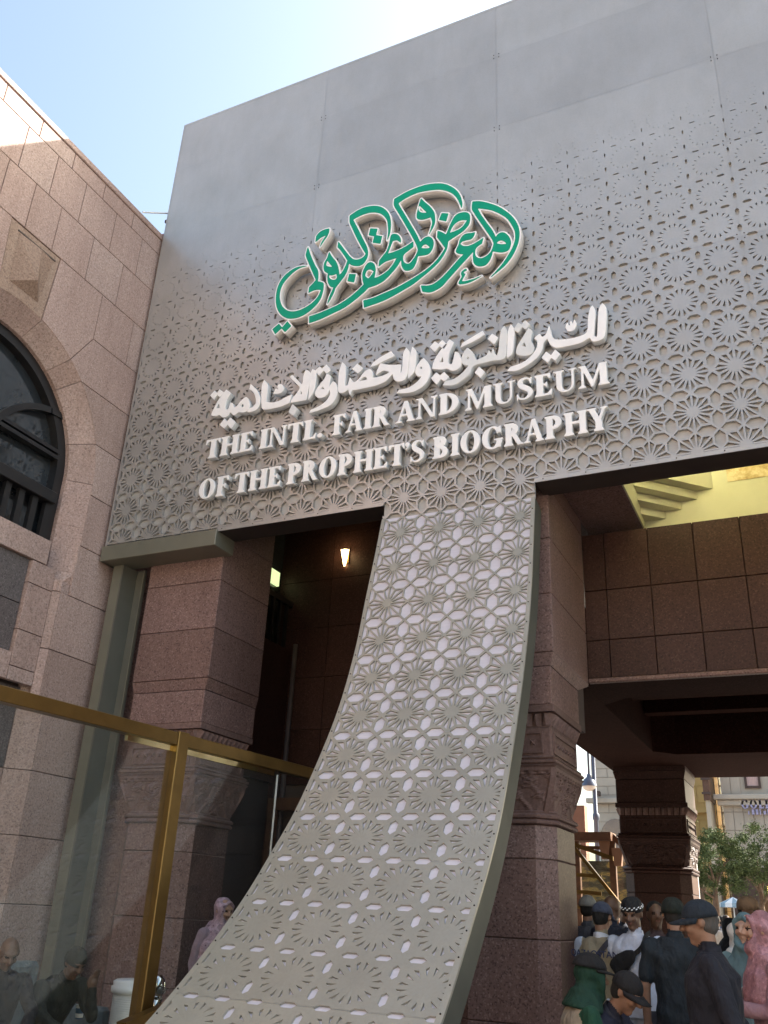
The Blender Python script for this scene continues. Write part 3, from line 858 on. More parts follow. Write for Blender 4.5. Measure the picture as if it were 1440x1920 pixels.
def g_S():
    def f(X, Y):
        c = [(0.545, 0.80), (0.50, 0.91), (0.40, 0.965), (0.28, 0.96), (0.19, 0.88), (0.17, 0.76), (0.22, 0.645), (0.34, 0.55), (0.46, 0.455), (0.53, 0.35), (0.52, 0.21), (0.44, 0.095), (0.32, 0.04), (0.19, 0.06), (0.11, 0.14), (0.07, 0.26)]
        w = [0.028, 0.035, 0.045, 0.06, 0.085, 0.10, 0.11, 0.115, 0.11, 0.10, 0.085, 0.06, 0.045, 0.04, 0.032, 0.028]
        q = catmull([(a, b, r) for (a, b), r in zip(c, w)], 5)
        d = np.full(X.shape, 1e3)
        for x, y, r in q: d = np.minimum(d, np.hypot(X-x, Y-y) - r)
        return d
    return U(f, s_pol([(0.555, 0.99), (0.595, 0.99), (0.585, 0.70), (0.53, 0.70), (0.49, 0.84)]), s_pol([(0.035, 0.01), (0.075, 0.01), (0.10, 0.13), (0.09, 0.30), (0.035, 0.30)]))
GL = {
 'T': (0.72, lambda: U(stem(0.26, st=False), s_box(0.02, 1-TN*1.1, 0.70, 1), s_pol([(0.02, 1), (0.0, 0.74), (0.045, 0.74), (0.14, 1-TN)]), s_pol([(0.70, 1), (0.72, 0.74), (0.675, 0.74), (0.58, 1-TN)]))),
 'H': (0.92, lambda: U(stem(0.10), stem(0.62), s_box(0.2, 0.47, 0.7, 0.47+TN*1.2))),
 'E': (0.70, lambda: U(stem(0.10, r=0), arms(0.2, 0.61))),
 'F': (0.66, lambda: U(stem(0.10), arms(0.2, 0.61, yb=False))),
 'I': (0.42, lambda: stem(0.11)),
 'L': (0.66, lambda: U(stem(0.10), s_box(0.2, 0, 0.58, TN*1.1), s_pol([(0.58, 0), (0.635, 0.28), (0.585, 0.28), (0.47, TN)]))),
 'N': (0.90, lambda: U(stem(0.12, w=0.085, l=0.11, r=0.06, st=False), stem(0.70, w=0.085, l=0.09, r=0.09, sb=False), s_pol([(0.01, 1), (0.27, 1), (0.785, 0.0), (0.62, 0.0), (0.16, 0.90), (0.01, 0.94)]))),
 'A': (0.80, lambda: U(s_pol([(0.33, 1.02), (0.47, 1.02), (0.745, 0.05), (0.53, 0.05), (0.355, 0.76)]), s_pol([(0.33, 1.02), (0.40, 0.86), (0.17, 0.05), (0.09, 0.05)]), s_box(0.18, 0.30, 0.58, 0.30+TN), s_pol([(0.0, 0), (0.27, 0), (0.27, 0.045), (0.17, 0.10), (0.09, 0.10), (0.0, 0.045)]), s_pol([(0.45, 0), (0.80, 0), (0.80, 0.045), (0.73, 0.11), (0.53, 0.11), (0.45, 0.045)]))),
 'R': (0.82, lambda: U(stem(0.10, st=True, r=0.06), bowl(0.24, 0.44, 1.0, 0.38), s_pol([(0.32, 0.50), (0.53, 0.50), (0.72, 0.10), (0.82, 0.05), (0.82, 0.0), (0.58, 0.0)]))),
 'D': (0.86, lambda: U(stem(0.10, r=0), bowl(0.24, 0.0, 1.0, 0.57, ST*1.05))),
 'M': (1.06, lambda: U(stem(0.12, w=0.085, l=0.11, r=0.07, st=False), stem(0.76, w=ST, l=0.06, r=0.08, st=False), s_pol([(0.04, 1), (0.28, 1), (0.56, 0.20), (0.50, 0.0), (0.46, 0.0), (0.16, 0.86), (0.04, 0.95)]), s_pol([(0.76, 1), (1.03, 1), (1.03, 0.95), (0.96, 0.86), (0.80, 0.82), (0.52, 0.0), (0.47, 0.0), (0.50, 0.22)]))),
 'U': (0.88, lambda: U(s_box(0.12, 0.33, 0.32, 1), s_box(0.66, 0.33, 0.745, 1), D_(I_(s_ell(0.4325, 0.33, 0.3125, 0.345), s_box(0, -1, 1, 0.34)), s_ell(0.49, 0.345, 0.17, 0.27)), s_pol([(0.03, 1), (0.41, 1), (0.41, 0.955), (0.32, 0.89), (0.12, 0.89), (0.03, 0.955)]), s_pol([(0.56, 1), (0.85, 1), (0.85, 0.955), (0.75, 0.90), (0.66, 0.90), (0.56, 0.955)]))),
 'S': (0.66, g_S),
 'O': (0.90, lambda: ring(0.45, 0.41)),
 'P': (0.74, lambda: U(stem(0.10, r=0.08), bowl(0.24, 0.40, 1.0, 0.45))),
 'B': (0.76, lambda: U(stem(0.10, r=0), bowl(0.24, 0.50, 1.0, 0.38), bowl(0.24, 0.0, 0.56, 0.45))),
 'G': (0.90, lambda: U(D_(ring(0.47, 0.43), s_pol([(0.47, 0.50), (1.2, 1.1), (1.2, 0.28), (0.47, 0.40)])), s_box(0.63, 0.05, 0.81, 0.42), s_pol([(0.53, 0.44), (0.90, 0.44), (0.90, 0.395), (0.81, 0.34), (0.63, 0.34), (0.53, 0.395)]), s_pol([(0.76, 0.99), (0.81, 0.99), (0.82, 0.68), (0.765, 0.68), (0.62, 0.88)]))),
 'Y': (0.78, lambda: U(stem(0.29, top=0.45, st=False), s_pol([(0.05, 0.97), (0.28, 0.97), (0.50, 0.47), (0.47, 0.36), (0.29, 0.40)]), s_pol([(0.57, 0.97), (0.69, 0.97), (0.48, 0.42), (0.40, 0.48)]), s_pol([(-0.02, 1), (0.36, 1), (0.36, 0.95), (0.28, 0.90), (0.07, 0.90), (-0.02, 0.95)]), s_pol([(0.50, 1), (0.79, 1), (0.79, 0.95), (0.68, 0.90), (0.58, 0.90), (0.50, 0.95)]))),
 '.': (0.30, lambda: s_ell(0.14, 0.105, 0.115, 0.115)),
 "'": (0.24, lambda: U(s_ell(0.12, 0.90, 0.10, 0.10), s_pol([(0.20, 0.94), (0.22, 0.86), (0.17, 0.74), (0.06, 0.64), (0.04, 0.68), (0.11, 0.77), (0.10, 0.84)]))),
}
GLOOPS = {}
def glyph(ch):
    if ch not in GLOOPS:
        w, fn = GL[ch]
        h = 0.02
        xs = np.arange(-0.14, w+0.14, h); ys = np.arange(-0.12, 1.14, h)
        X, Y = np.meshgrid(xs, ys)
        GLOOPS[ch] = (w, contours(fn()(X, Y), xs[0], ys[0], h, 0.0))
    return GLOOPS[ch]
def text_line(name, label, words, base_px, cap):
    """words: (text, x pixel left, x pixel right) measured along the baseline"""
    (bx0, by0), (bx1, by1) = base_px
    ln = empty(name, (-4, FW, onY(bx0, by0, FW).z)); tag(ln, label, 'sign')
    gl = []
    for w, xa, xb in words:
        pa = onY(xa, by0 + (by1-by0)*(xa-bx0)/(bx1-bx0), FW); pb = onY(xb, by0 + (by1-by0)*(xb-bx0)/(bx1-bx0), FW)
        tot = sum(glyph(c)[0] for c in w)
        sx = (pb.x - pa.x) / tot
        x = pa.x; z = (pa.z+pb.z)/2
        for c in w:
            wd, loops = glyph(c)
            L = [[(x + u*sx, z + v*cap) for u, v in l] for l in loops]
            solid('letter', L, FW, 0.078, (M['letter_white'], M['letter_side']), ln, 0.004)
            gl += [[l] for l in L[:1]]
            x += wd*sx
    pins(gl, FW, 0.078, ln, 2).build('standoff_pins', M['letter_side'], ln)['kind'] = 'stuff'
    return ln
z_cap = onY(385, 826, FW).z - onY(388, 860, FW).z
text_line('white_roman_lettering', 'upper line of white raised capitals ending with MUSEUM', [('THE', 382, 473), ('INTL.', 483, 606), ('FAIR', 621, 730), ('AND', 741, 862), ('MUSEUM', 871, 1142)], ((388, 860), (1130, 722)), z_cap)
text_line('white_roman_lettering', 'lower line of white raised capitals ending with BIOGRAPHY', [('OF', 369, 426), ('THE', 436, 526), ("PROPHET'S", 535, 796), ('BIOGRAPHY', 809, 1142)], ((385, 935), (1120, 808)), z_cap)

# ================================================================ stone building on the left
WX = -7.95
lb = empty('stone_building', (-10, 5.5, GZ))
tag(lb, 'pink granite building on the left with an arched black window and block joints', 'building')
AC = (5.95, 6.40); AR = 1.69; AI = 1.42
def block(pts_yz, x_face=WX, th=0.07, mat_=None, name='stone_block', gap=0.0045, parent=None):
    """stone slab with outline pts (y, z) on a plane x = x_face"""
    P = np.array(pts_yz, float)
    a = 0.5*sum(P[i-1][0]*P[i][1]-P[i][0]*P[i-1][1] for i in range(len(P)))
    if a < 0: P = P[::-1]
    try: Q = inset([tuple(p) for p in P], gap)
    except ZeroDivisionError: Q = [tuple(p) for p in P]
    bv = 0.004
    Q2 = inset(Q, bv)
    n = len(Q); V = [(x_face-bv, y, z) for y, z in Q] + [(x_face, y, z) for y, z in Q2] + [(x_face-th, y, z) for y, z in Q]
    F = []
    for i in range(n):
        j = (i+1) % n
        F += [(i, j, n+j, n+i), (2*n+i, 2*n+j, j, i)]
    F += [(n+a_, n+b_, n+c_) for a_, b_, c_ in tessellate_polygon([[Vector((0, *q)) for q in Q2]])]
    me = mesh(name, V, F)
    bm = bmesh.new(); bm.from_mesh(me); bmesh.ops.recalc_face_normals(bm, faces=bm.faces)
    if sum(f.normal.x*f.calc_area() for f in bm.faces) < 0: bmesh.ops.reverse_faces(bm, faces=bm.faces)
    bm.to_mesh(me); bm.free()
    return link(name, me, mat_ or M['granite'], parent or lb)
def rect(y0, y1, z0, z1): return [(y0, z0), (y1, z0), (y1, z1), (y0, z1)]
def arch_y(z): return AC[0] + (math.sqrt(max(0.0, AR*AR - (z-AC[1])**2)) if z > AC[1] else AR)
def mir(pts): return [(2*AC[0]-y, z) for y, z in pts]
YE = 8.34; YW = 1.9
def wall_row(z0, z1, joints, mat_=None, xf=WX):
    J = sorted(joints)
    for a, b in zip(J[:-1], J[1:]): block(rect(a, b, z0, z1), xf, mat_=mat_)
wall_row(10.43, 10.70, [YW, 2.6, 3.2, 3.8, 4.4, 5.0, 5.6, 6.19, 6.79, 7.4, YE])
wall_row(9.76, 10.43, [YW, 2.3, 2.8, 3.3, 3.85, 4.4, 4.9, 5.43, 5.95, 6.48, 7.09, 7.65, YE])
wall_row(9.05, 9.76, [YW, 2.5, 3.1, 3.7, 4.3, 4.85, 5.3, 5.74, 6.19, 6.80, 7.40, YE])
wall_row(8.33, 9.05, [7.15, 7.80, YE]); wall_row(8.33, 9.05, [YW, 2.6, 3.3, 4.1, 4.75])
def arc(a0, a1, n=10, r=AR):
    return [(AC[0]+r*math.cos(R(a0+(a1-a0)*i/n)), AC[1]+r*math.sin(R(a0+(a1-a0)*i/n))) for i in range(n+1)]
ang = lambda y, z: math.degrees(math.atan2(z-AC[1], y-AC[0]))
a1 = 57.5; a2 = 78.0
sp_ = [(6.36, 9.05), (7.15, 9.05), (7.15, 8.33)] + arc(a1, a2)
block(sp_); block(mir(sp_))
az = math.degrees(math.asin((7.64-AC[1])/AR))
sp_ = [(7.15, 8.33), (YE, 8.33), (YE, 7.64)] + arc(az, a1)
block(sp_); block(mir([(min(y, 8.0), z) for y, z in sp_]))
for z1, z0 in ((7.64, 6.95), (6.95, 6.26), (6.26, 5.56)):
    zs = np.linspace(z0, z1, 7)
    pl = [(YE, z0), (YE, z1)] + [(arch_y(z), z) for z in zs[::-1]]
    if z0 < AC[1] < z1: pl = [(YE, z0), (YE, z1)] + [(arch_y(z), z) for z in np.linspace(AC[1], z1, 5)[::-1]] + [(AC[0]+AR, z0)]
    if z1 < AC[1]: pl = rect(AC[0]+AR, YE, z0, z1)
    block(pl); block(mir([(min(y, 8.0), z) for y, z in pl]))
# keystone, carved as a small projecting prism inside a tan panel
kp = arc(78.0, 102.0, 8)
key = block([(5.54, 9.05), (6.36, 9.05)] + kp, WX-0.012, mat_=M['granite_tan'], name='keystone')
def facet(name, pts, mat_, parent):
    me = mesh(name, [p for t in pts for p in t], [])
    V, F = [], []
    for t in pts:
        n = len(V); V += t; F.append(tuple(range(n, n+len(t))))
    return link(name, mesh(name, V, F), mat_, parent)
a, b, c, d, e = (WX-0.010, 5.69, 8.94), (WX+0.012, 6.04, 8.94), (WX-0.010, 6.27, 8.94), (WX-0.010, 5.73, 8.24), (WX-0.010, 6.19, 8.24)
f_ = (WX+0.11, 6.02, 8.42)
facet('keystone_prism', [[a, b, f_, d], [b, c, e, f_], [d, f_, e]], M['granite_tan'], key)
MB().box(WX-0.0105, WX-0.004, 5.67, 6.29, 8.945, 8.965).build('keystone_shadow_gap', M['joint'], key)
# chamfered arch ring, in voussoirs
def ring_piece(a0, a1, name='voussoir'):
    n = 6; V, F = [], []
    prof = [(AR-0.002, 0.0), (AI+0.03, -0.22), (AI+0.03, -0.30), (AR+0.02, -0.30), (AR+0.02, -0.03)]
    for i in range(n+1):
        t = R(a0 + (a1-a0)*i/n); g_ = 0.003
        for r, x in prof: V.append((WX+x-0.003, AC[0]+r*math.cos(t), AC[1]+r*math.sin(t)))
    k = len(prof)
    for i in range(n):
        for j in range(k):
            F.append((i*k+j, i*k+(j+1) % k, (i+1)*k+(j+1) % k, (i+1)*k+j))
    F += [tuple(range(k)), tuple(n*k+j for j in range(k))]
    me = mesh(name, V, F); bm = bmesh.new(); bm.from_mesh(me); bmesh.ops.recalc_face_normals(bm, faces=bm.faces); bm.to_mesh(me); bm.free()
    return link(name, me, M['granite'], lb)
vs = [0, 19, az-0.0, a1, a2, 102, 180-a1, 180-az, 161, 180]
for p, q in zip(vs[:-1], vs[1:]): ring_piece(p+0.12, q-0.12)
for sg in (1, -1):      # straight chamfers below the springing, ending in a point
    for z0, z1 in ((5.80, 6.397), (5.20, 5.797)):
        yo, yi = AC[0]+sg*(AR-0.002), AC[0]+sg*(AI+0.03)
        m_ = MB().prism([(WX-0.003, yo, z0), (WX-0.223, yi, z0), (WX-0.303, yi, z0), (WX-0.303, yo+sg*0.02, z0), (WX-0.03, yo+sg*0.02, z0)], (0, 0, z1-z0))
        m_.build('jamb_block', M['granite'], lb)
    V = [(WX-0.003, yo, 5.197), (WX-0.223, yi, 5.197), (WX-0.075, (yo+yi)/2+sg*0.02, 5.06), (WX-0.06, yo, 5.05), (WX-0.223, yi, 5.05)]
    link('chamfer_stop', mesh('chamfer_stop', V, [(0, 1, 2), (0, 2, 3), (1, 4, 2), (2, 4, 3)]), M['granite'], lb)
# below the window
for k_, (y0, y1) in enumerate([(4.0, 4.7), (4.7, 5.45), (5.45, 6.2), (6.2, 7.24)]): block(rect(y0, y1, 5.16, 5.47), WX-0.06)
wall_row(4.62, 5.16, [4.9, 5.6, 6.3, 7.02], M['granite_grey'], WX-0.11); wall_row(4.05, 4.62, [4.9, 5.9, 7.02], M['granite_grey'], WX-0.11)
for z1, z0 in ((5.155, 4.88), (4.88, 4.32), (4.32, 3.90)): block(rect(7.02, 7.40, z0, z1), WX-0.06)
block(rect(4.9, 7.02, 3.74, 4.05), WX-0.06); block(rect(7.02, 7.40, 3.74, 3.90), WX-0.06)
zz = [5.56, 4.90, 4.20, 3.52, 2.84, 2.16, 1.48, 0.80, GZ]
for i in range(len(zz)-1):
    z1, z0 = zz[i], zz[i+1]
    y0 = 7.62 if z1 > 5.5 else 7.48
    if z1 <= 3.9: y0 = 7.59
    block(rect(y0, YE, z0, z1))
    if 5.0 < z1 : block(rect(7.42, 7.62, z0, 5.05), WX-0.02)
    if z1 > 3.9:
        MB().prism([(WX-0.002, 7.476, z0+0.005), (WX-0.06, 7.40, z0+0.005), (WX-0.075, 7.40, z0+0.005), (WX-0.075, 7.476, z0+0.005)], (0, 0, min(z1, 5.05)-z0-0.01)).build('chamfer_block', M['granite'], lb)
    if z1 <= 3.9 or z0 < 3.6:
        zt = min(z1, 3.87)
        MB().prism([(WX-0.002, 7.585, z0+0.004), (WX-0.20, 7.375, z0+0.004), (WX-0.25, 7.375, z0+0.004), (WX-0.25, 7.585, z0+0.004)], (0, 0, zt-z0-0.008)).build('chamfer_block', M['granite'], lb)
        if z0 < 3.2:
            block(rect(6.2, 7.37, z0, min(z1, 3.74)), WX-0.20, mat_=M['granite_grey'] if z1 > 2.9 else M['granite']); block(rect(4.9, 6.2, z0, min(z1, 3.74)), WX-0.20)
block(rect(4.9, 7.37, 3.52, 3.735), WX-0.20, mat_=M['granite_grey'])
# mass of the building behind the slabs
MB().box(-16, WX-0.02, -22.0, 1.89, GZ, 10.69).build('side_wall', M['granite'], lb)
MB().box(-16, WX-0.05, 1.9, 8.34, 8.1, 10.66).box(-16, WX-0.05, 7.66, 8.34, GZ, 8.1).box(-16, WX-0.05, 1.9, 4.2, GZ, 8.1).box(-16, WX-0.26, 4.2, 7.66, GZ, 5.44).box(-16, -9.4, 4.2, 7.66, 5.44, 8.1).build('wall_core', M['joint'], lb)
MB().box(-16, WX+0.02, -22.0, 8.30, 10.702, 10.80).build('roof_coping', M['granite'], lb, bevel=0.01)
# window
wf = MB()
def arc_bar(r0, r1, x0, x1, a0, a1, n=24, c=AC, mb=None):
    mb = mb or MB(); s = len(mb.v)
    for i in range(n+1):
        t = R(a0+(a1-a0)*i/n)
        for r, x in ((r0, x0), (r1, x0), (r1, x1), (r0, x1)): mb.v.append((x, c[0]+r*math.cos(t), c[1]+r*math.sin(t)))
    for i in range(n):
        for j in range(4): mb.f.append((s+i*4+j, s+i*4+(j+1) % 4, s+(i+1)*4+(j+1) % 4, s+(i+1)*4+j))
    return mb
arc_bar(AI-0.10, AI+0.04, WX-0.42, WX-0.28, 0, 180, 32, AC, wf)
wf.box(WX-0.42, WX-0.28, AC[0]+AI-0.10, AC[0]+AI+0.04, 5.47, 6.40).box(WX-0.42, WX-0.28, AC[0]-AI-0.04, AC[0]-AI+0.10, 5.47, 6.40)
win = wf.build('window_frame', M['black_frame'], lb)
MB().prism([(WX-0.40, y, z) for y, z in arc(0, 180, 24, AI-0.05)] + [(WX-0.40, AC[0]-AI+0.05, 5.45), (WX-0.40, AC[0]+AI-0.05, 5.45)], (-0.01, 0, 0)).build('pane', M['glass_dark'], win)
arc_bar(1.02, 1.10, WX-0.36, WX-0.26, 88, 100, 6, (7.17, 6.15), MB()).build('tracery_bar', M['black_frame'], win)
tb = arc_bar(1.02, 1.10, WX-0.36, WX-0.26, 101, 178, 24, (7.17, 6.15), MB()); tb.build('tracery_bar', M['black_frame'], win)
arc_bar(1.02, 1.10, WX-0.36, WX-0.26, 2, 88, 24, (4.73, 6.15), MB()).build('tracery_bar', M['black_frame'], win)
for z in (6.62, 6.70): MB().box(WX-0.37, WX-0.27, 4.64, 7.26, z, z+0.05).build('transom', M['black_frame'], win)
rail_ = MB().box(WX-0.34, WX-0.18, 4.62, 7.285, 6.00, 6.15).build('balcony_rail', M['black_frame'], win, bevel=0.008)
for k in range(13): MB().box(WX-0.30, WX-0.24, 4.66+k*0.2105, 4.66+k*0.2105+0.085, 5.50, 6.00).build('baluster', M['black_frame'], win)
MB().box(WX-0.34, WX-0.22, 4.62, 7.285, 5.47, 5.52).build('bottom_rail', M['black_frame'], win)
# red steel stub and pipe on the roof behind the screen
rp = empty('rooftop_steel_post', (-8.1, 8.45, 10.8)); tag(rp, 'dark red steel stub rising behind the left edge of the screen', 'post')
MB().box(-8.30, -7.93, 8.36, 8.6, 10.3, 11.22).build('shaft', plain('red_oxide', (0.16, 0.035, 0.03), 0.6), rp)
MB().box(-8.22, -7.93, 8.35, 8.62, 11.22, 11.42).box(-8.26, -7.93, 8.33, 8.64, 11.42, 11.47).build('cap', M['granite_dark'], rp)
pc = MB().tube([onX(268, 398, -7.98), onX(315, 400, -7.98)], 0.014, 8).build('rooftop_conduit', M['letter_white'])
tag(pc, 'thin white conduit stretched between the stone roof edge and the screen', 'pipe')
# olive steel column carrying the corner of the screen
sp = empty('steel_column', (-7.7, 8.3, GZ)); tag(sp, 'olive steel channel column under the left end of the screen', 'column')
MB().box(-7.84, -7.70, 8.16, 8.18, GZ, 5.468).build('flange', M['steel_green'], sp)
MB().box(-7.70, -7.68, 8.161, 8.45, GZ, 5.469).build('web', M['steel_side'], sp)
MB().box(-7.68, -7.54, 8.43, 8.45, GZ, 5.467).build('flange', M['steel_side'], sp)
MB().box(-7.555, -7.54, 8.40, 8.43, GZ, 5.466).build('lip', M['steel_green'], sp)

# ================================================================ portico: columns
def octa(cx, cy, h, ch, z, hy=None):
    hy = h if hy is None else hy
    return [(cx-h+ch, cy-hy, z), (cx+h-ch, cy-hy, z), (cx+h, cy-hy+ch, z), (cx+h, cy+hy-ch, z), (cx+h-ch, cy+hy, z), (cx-h+ch, cy+hy, z), (cx-h, cy+hy-ch, z), (cx-h, cy-hy+ch, z)]
def stack_oct(cx, cy, prof):
    """prof: (half, chamfer, z)"""
    mb = MB(); n0 = 0
    for h, ch, z in prof: mb.v += octa(cx, cy, h, max(ch, 0.001), z)
    k = len(prof)
    for i in range(k-1):
        for j in range(8): mb.f.append((i*8+j, i*8+(j+1) % 8, (i+1)*8+(j+1) % 8, (i+1)*8+j))
    mb.f.append(tuple(reversed(range(8)))); mb.f.append(tuple((k-1)*8+j for j in range(8)))
    return mb
def relief(u, v, seed):
    """carved arabesque: interlaced scrolls inside a pointed frame"""
    r = 0.0
    x = (u-0.5)*2
    band = abs((abs(x) + 0.9*v) % 0.46 - 0.23)
    r += 0.55*max(0, 1-band/0.07)
    for cx, cy, q in ((0.0, 0.62, 0.30), (-0.52, 0.70, 0.2), (0.52, 0.70, 0.2), (0.0, 0.22, 0.2), (-0.3, 0.38, 0.14), (0.3, 0.38, 0.14), (-0.75, 0.4, 0.13), (0.75, 0.4, 0.13)):
        dx, dy = x-cx, (v-cy)*1.3
        d = math.hypot(dx, dy); th = math.atan2(dy, dx)
        if d < q: r = max(r*0.4, 0.9*abs(math.cos(3*th + 9*d/q + seed))*(1-d/q*0.5))
    if v > 0.93 or v < 0.05 or abs(x) > 0.94: r = 0.95
    elif v > 0.86: r = 0.2 + 0.7*abs(math.sin(u*34))
    return r
def carved(cx, cy, z0, z1, h0, c0, h1, c1, n=44, mrows=30, seed=0.0):
    """tapering carved capital block as one closed shell"""
    V, F = [], []
    sides = [((-1, -1), (1, -1)), ((1, -1), (1, 1)), ((1, 1), (-1, 1)), ((-1, 1), (-1, -1))]
    ringlen = 4*n
    for i in range(mrows+1):
        v = i/mrows; z = z0+(z1-z0)*v
        h = h0+(h1-h0)*v**0.8; c = c0+(c1-c0)*min(1, v*1.2)
        poly = octa(0, 0, h, max(c, 0.01), z)
        for s in range(4):
            a = Vector(poly[(2*s-1) % 8]); b = Vector(poly[2*s % 8]); d = Vector(poly[(2*s+1) % 8]); e = Vector(poly[(2*s+2) % 8])
            m0, m1 = (a+b)/2, (d+e)/2
            nr = [Vector((0, -1, 0)), Vector((1, 0, 0)), Vector((0, 1, 0)), Vector((-1, 0, 0))][s]
            l1, l2, l3 = (b-m0).length, (d-b).length, (m1-d).length
            T = l1+l2+l3
            for k in range(n):
                u = k/n; t = u*T
                if t < l1: p = m0.lerp(b, t/l1) if l1 > 1e-6 else b
                elif t < l1+l2: p = b.lerp(d, (t-l1)/l2)
                else: p = d.lerp(m1, (t-l1-l2)/l3) if l3 > 1e-6 else d
                p = p + (nr + Vector((p.x, p.y, 0)).normalized()*0.3) * 0.022*(relief(u, v, seed+s) - 0.6)
                V.append((cx+p.x, cy+p.y, z))
    for i in range(mrows):
        for k in range(ringlen):
            k2 = (k+1) % ringlen
            F.append((i*ringlen+k, i*ringlen+k2, (i+1)*ringlen+k2, (i+1)*ringlen+k))
    return mesh('capital', V, F)
tooth = mesh('dentil', [(-0.042, 0, 0.0), (0.042, 0, 0.0), (0.042, 0, 0.125), (-0.042, 0, 0.125), (0.0, -0.055, 0.10), (0, -0.012, 0.0)], [(0, 5, 4, 3), (5, 1, 2, 4), (3, 4, 2)])
tooth.materials.append(M['stone_carved'])
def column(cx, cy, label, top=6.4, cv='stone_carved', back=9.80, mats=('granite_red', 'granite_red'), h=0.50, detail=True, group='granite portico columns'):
    t = empty('stone_column', (cx, cy, GZ)); tag(t, label, 'column', group)
    ms = M[mats[0]]; mu = M[mats[1]]
    for z0, z1 in ((GZ, 0.76), (0.76, 1.42), (1.42, 2.08), (2.08, 2.375)):
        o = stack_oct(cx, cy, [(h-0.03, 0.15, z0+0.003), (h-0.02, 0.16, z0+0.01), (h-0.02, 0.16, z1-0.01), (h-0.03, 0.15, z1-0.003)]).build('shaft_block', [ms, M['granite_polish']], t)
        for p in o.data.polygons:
            if p.normal.x > 0.9: p.material_index = 1
    stack_oct(cx, cy, [(h-0.04, 0.15, GZ), (h-0.04, 0.15, 2.38)]).build('shaft_core', M['joint'], t)
    stack_oct(cx, cy, [(h-0.02, 0.16, 2.375), (h+0.01, 0.17, 2.385), (h+0.015, 0.17, 2.405), (h, 0.165, 2.42), (h-0.01, 0.16, 2.425), (h+0.015, 0.17, 2.435), (h+0.02, 0.17, 2.455), (h, 0.165, 2.475), (h-0.03, 0.16, 2.478)]).build('neck_ring', M[cv], t)
    if detail:
        link('capital', carved(cx, cy, 2.475, 2.875, h-0.025, 0.155, h+0.03, 0.02, seed=cx), M[cv], t, False)
    else:
        stack_oct(cx, cy, [(h-0.025, 0.155, 2.475), (h+0.03, 0.03, 2.875)]).build('capital', M[cv], t)
    stack_oct(cx, cy, [(h-0.02, 0.01, 2.86), (h+0.035, 0.01, 2.875), (h+0.05, 0.01, 2.895), (h+0.03, 0.01, 2.905), (h+0.05, 0.01, 2.92), (h+0.05, 0.01, 2.94), (h+0.02, 0.01, 2.95), (h+0.035, 0.01, 2.965), (h+0.01, 0.01, 2.985), (h-0.02, 0.01, 2.986)]).build('capital_moulding', M[cv], t)
    stack_oct(cx, cy, [(h-0.005, 0.01, 2.975), (h-0.005, 0.01, 3.245)]).build('frieze_block', M[cv], t)
    if detail:
        for nx, ny in ((0, -1), (1, 0), (-1, 0)):
            fr = MB()
            def bx(a0, a1, z0, z1, d0=0.004, d1=0.018):
                o0, o1 = h+d0-0.008, h+d1-0.005
                if ny: fr.box(cx+a0, cx+a1, cy-o1, cy-o0, z0, z1)
                else: fr.box(*sorted((cx+nx*o0, cx+nx*o1)), cy+a0, cy+a1, z0, z1)
            L = h-0.08
            bx(-L, L, 3.01, 3.03); bx(-L, L, 3.19, 3.21); bx(-L, -L+0.02, 3.03, 3.19); bx(L-0.02, L, 3.03, 3.19)
            fr.build('frieze_frame', M[cv], t)
            for k in range(7):
                a = -L+0.10 + k*(2*L-0.2)/6
                fl = MB()
                p = (cx+a, cy-h+0.002, 3.11) if ny else (cx+nx*(h-0.002), cy+a, 3.11)
                q = Vector((0, -1, 0)) if ny else Vector((nx, 0, 0)); s_ = Vector((1, 0, 0)) if ny else Vector((0, 1, 0))
                P0 = Vector(p); n = 8
                fl.v = [tuple(P0 + q*0.022)] + [tuple(P0 + (s_*math.cos(2*math.pi*j/n) + Vector((0, 0, 1))*math.sin(2*math.pi*j/n))*(0.042 if j % 2 else 0.016)) for j in range(n)]
                fl.f = [(0, 1+j, 1+(j+1) % n) for j in range(n)]
                fl.build('carved_flower', M[cv], t)
        for nx, ny in ((0, -1), (1, 0), (-1, 0)):
            for k in range(11):
                a = -h+0.045 + k*(2*h-0.09)/10
                o = bpy.data.objects.new('dentil', tooth); COL.objects.link(o); o.parent = t
                o.matrix_parent_inverse = parent_matrix(t).inverted()
                o.location = (cx+a, cy-h+0.004, 3.262) if ny else (cx+nx*(h-0.004), cy+a, 3.262)
                o.rotation_euler = (0, 0, 0 if ny else nx*math.pi/2)
    stack_oct(cx, cy, [(h-0.004, 0.01, 3.247), (h-0.004, 0.01, 3.262), (h-0.006, 0.01, 3.387), (h+0.045, 0.01, 3.389), (h+0.045, 0.01, 3.455)]).build('abacus', M[cv], t)
    z = 3.455
    y0 = cy-h
    def slab(x0, x1, ya, yb, z0, z1, nm, mt):
        MB().box(x0, x1, ya, yb, z0+0.003, z1-0.003).build(nm, mt, t, bevel=0.006)
    slab(cx-h-0.02, cx+h+0.02, y0-0.02, cy+h+0.06, 3.46, 3.835, 'pier_block', mu)
    # corbel widening
    m_ = MB(); a_, b_ = 0.02, 0.055
    lo = [(cx-h-a_, y0-a_, 3.838), (cx+h+a_, y0-a_, 3.838), (cx+h+a_, cy+h+0.06, 3.838), (cx-h-a_, cy+h+0.06, 3.838)]
    hi = [(cx-h-b_, y0-b_+0.02, 3.965), (cx+h+b_, y0-b_+0.02, 3.965), (cx+h+b_, back, 3.965), (cx-h-b_, back, 3.965)]
    m_.v = lo+hi; m_.f = [(3, 2, 1, 0), (4, 5, 6, 7)] + [(i, (i+1) % 4, 4+(i+1) % 4, 4+i) for i in range(4)]
    m_.build('corbel', mu, t)
    z = 3.97
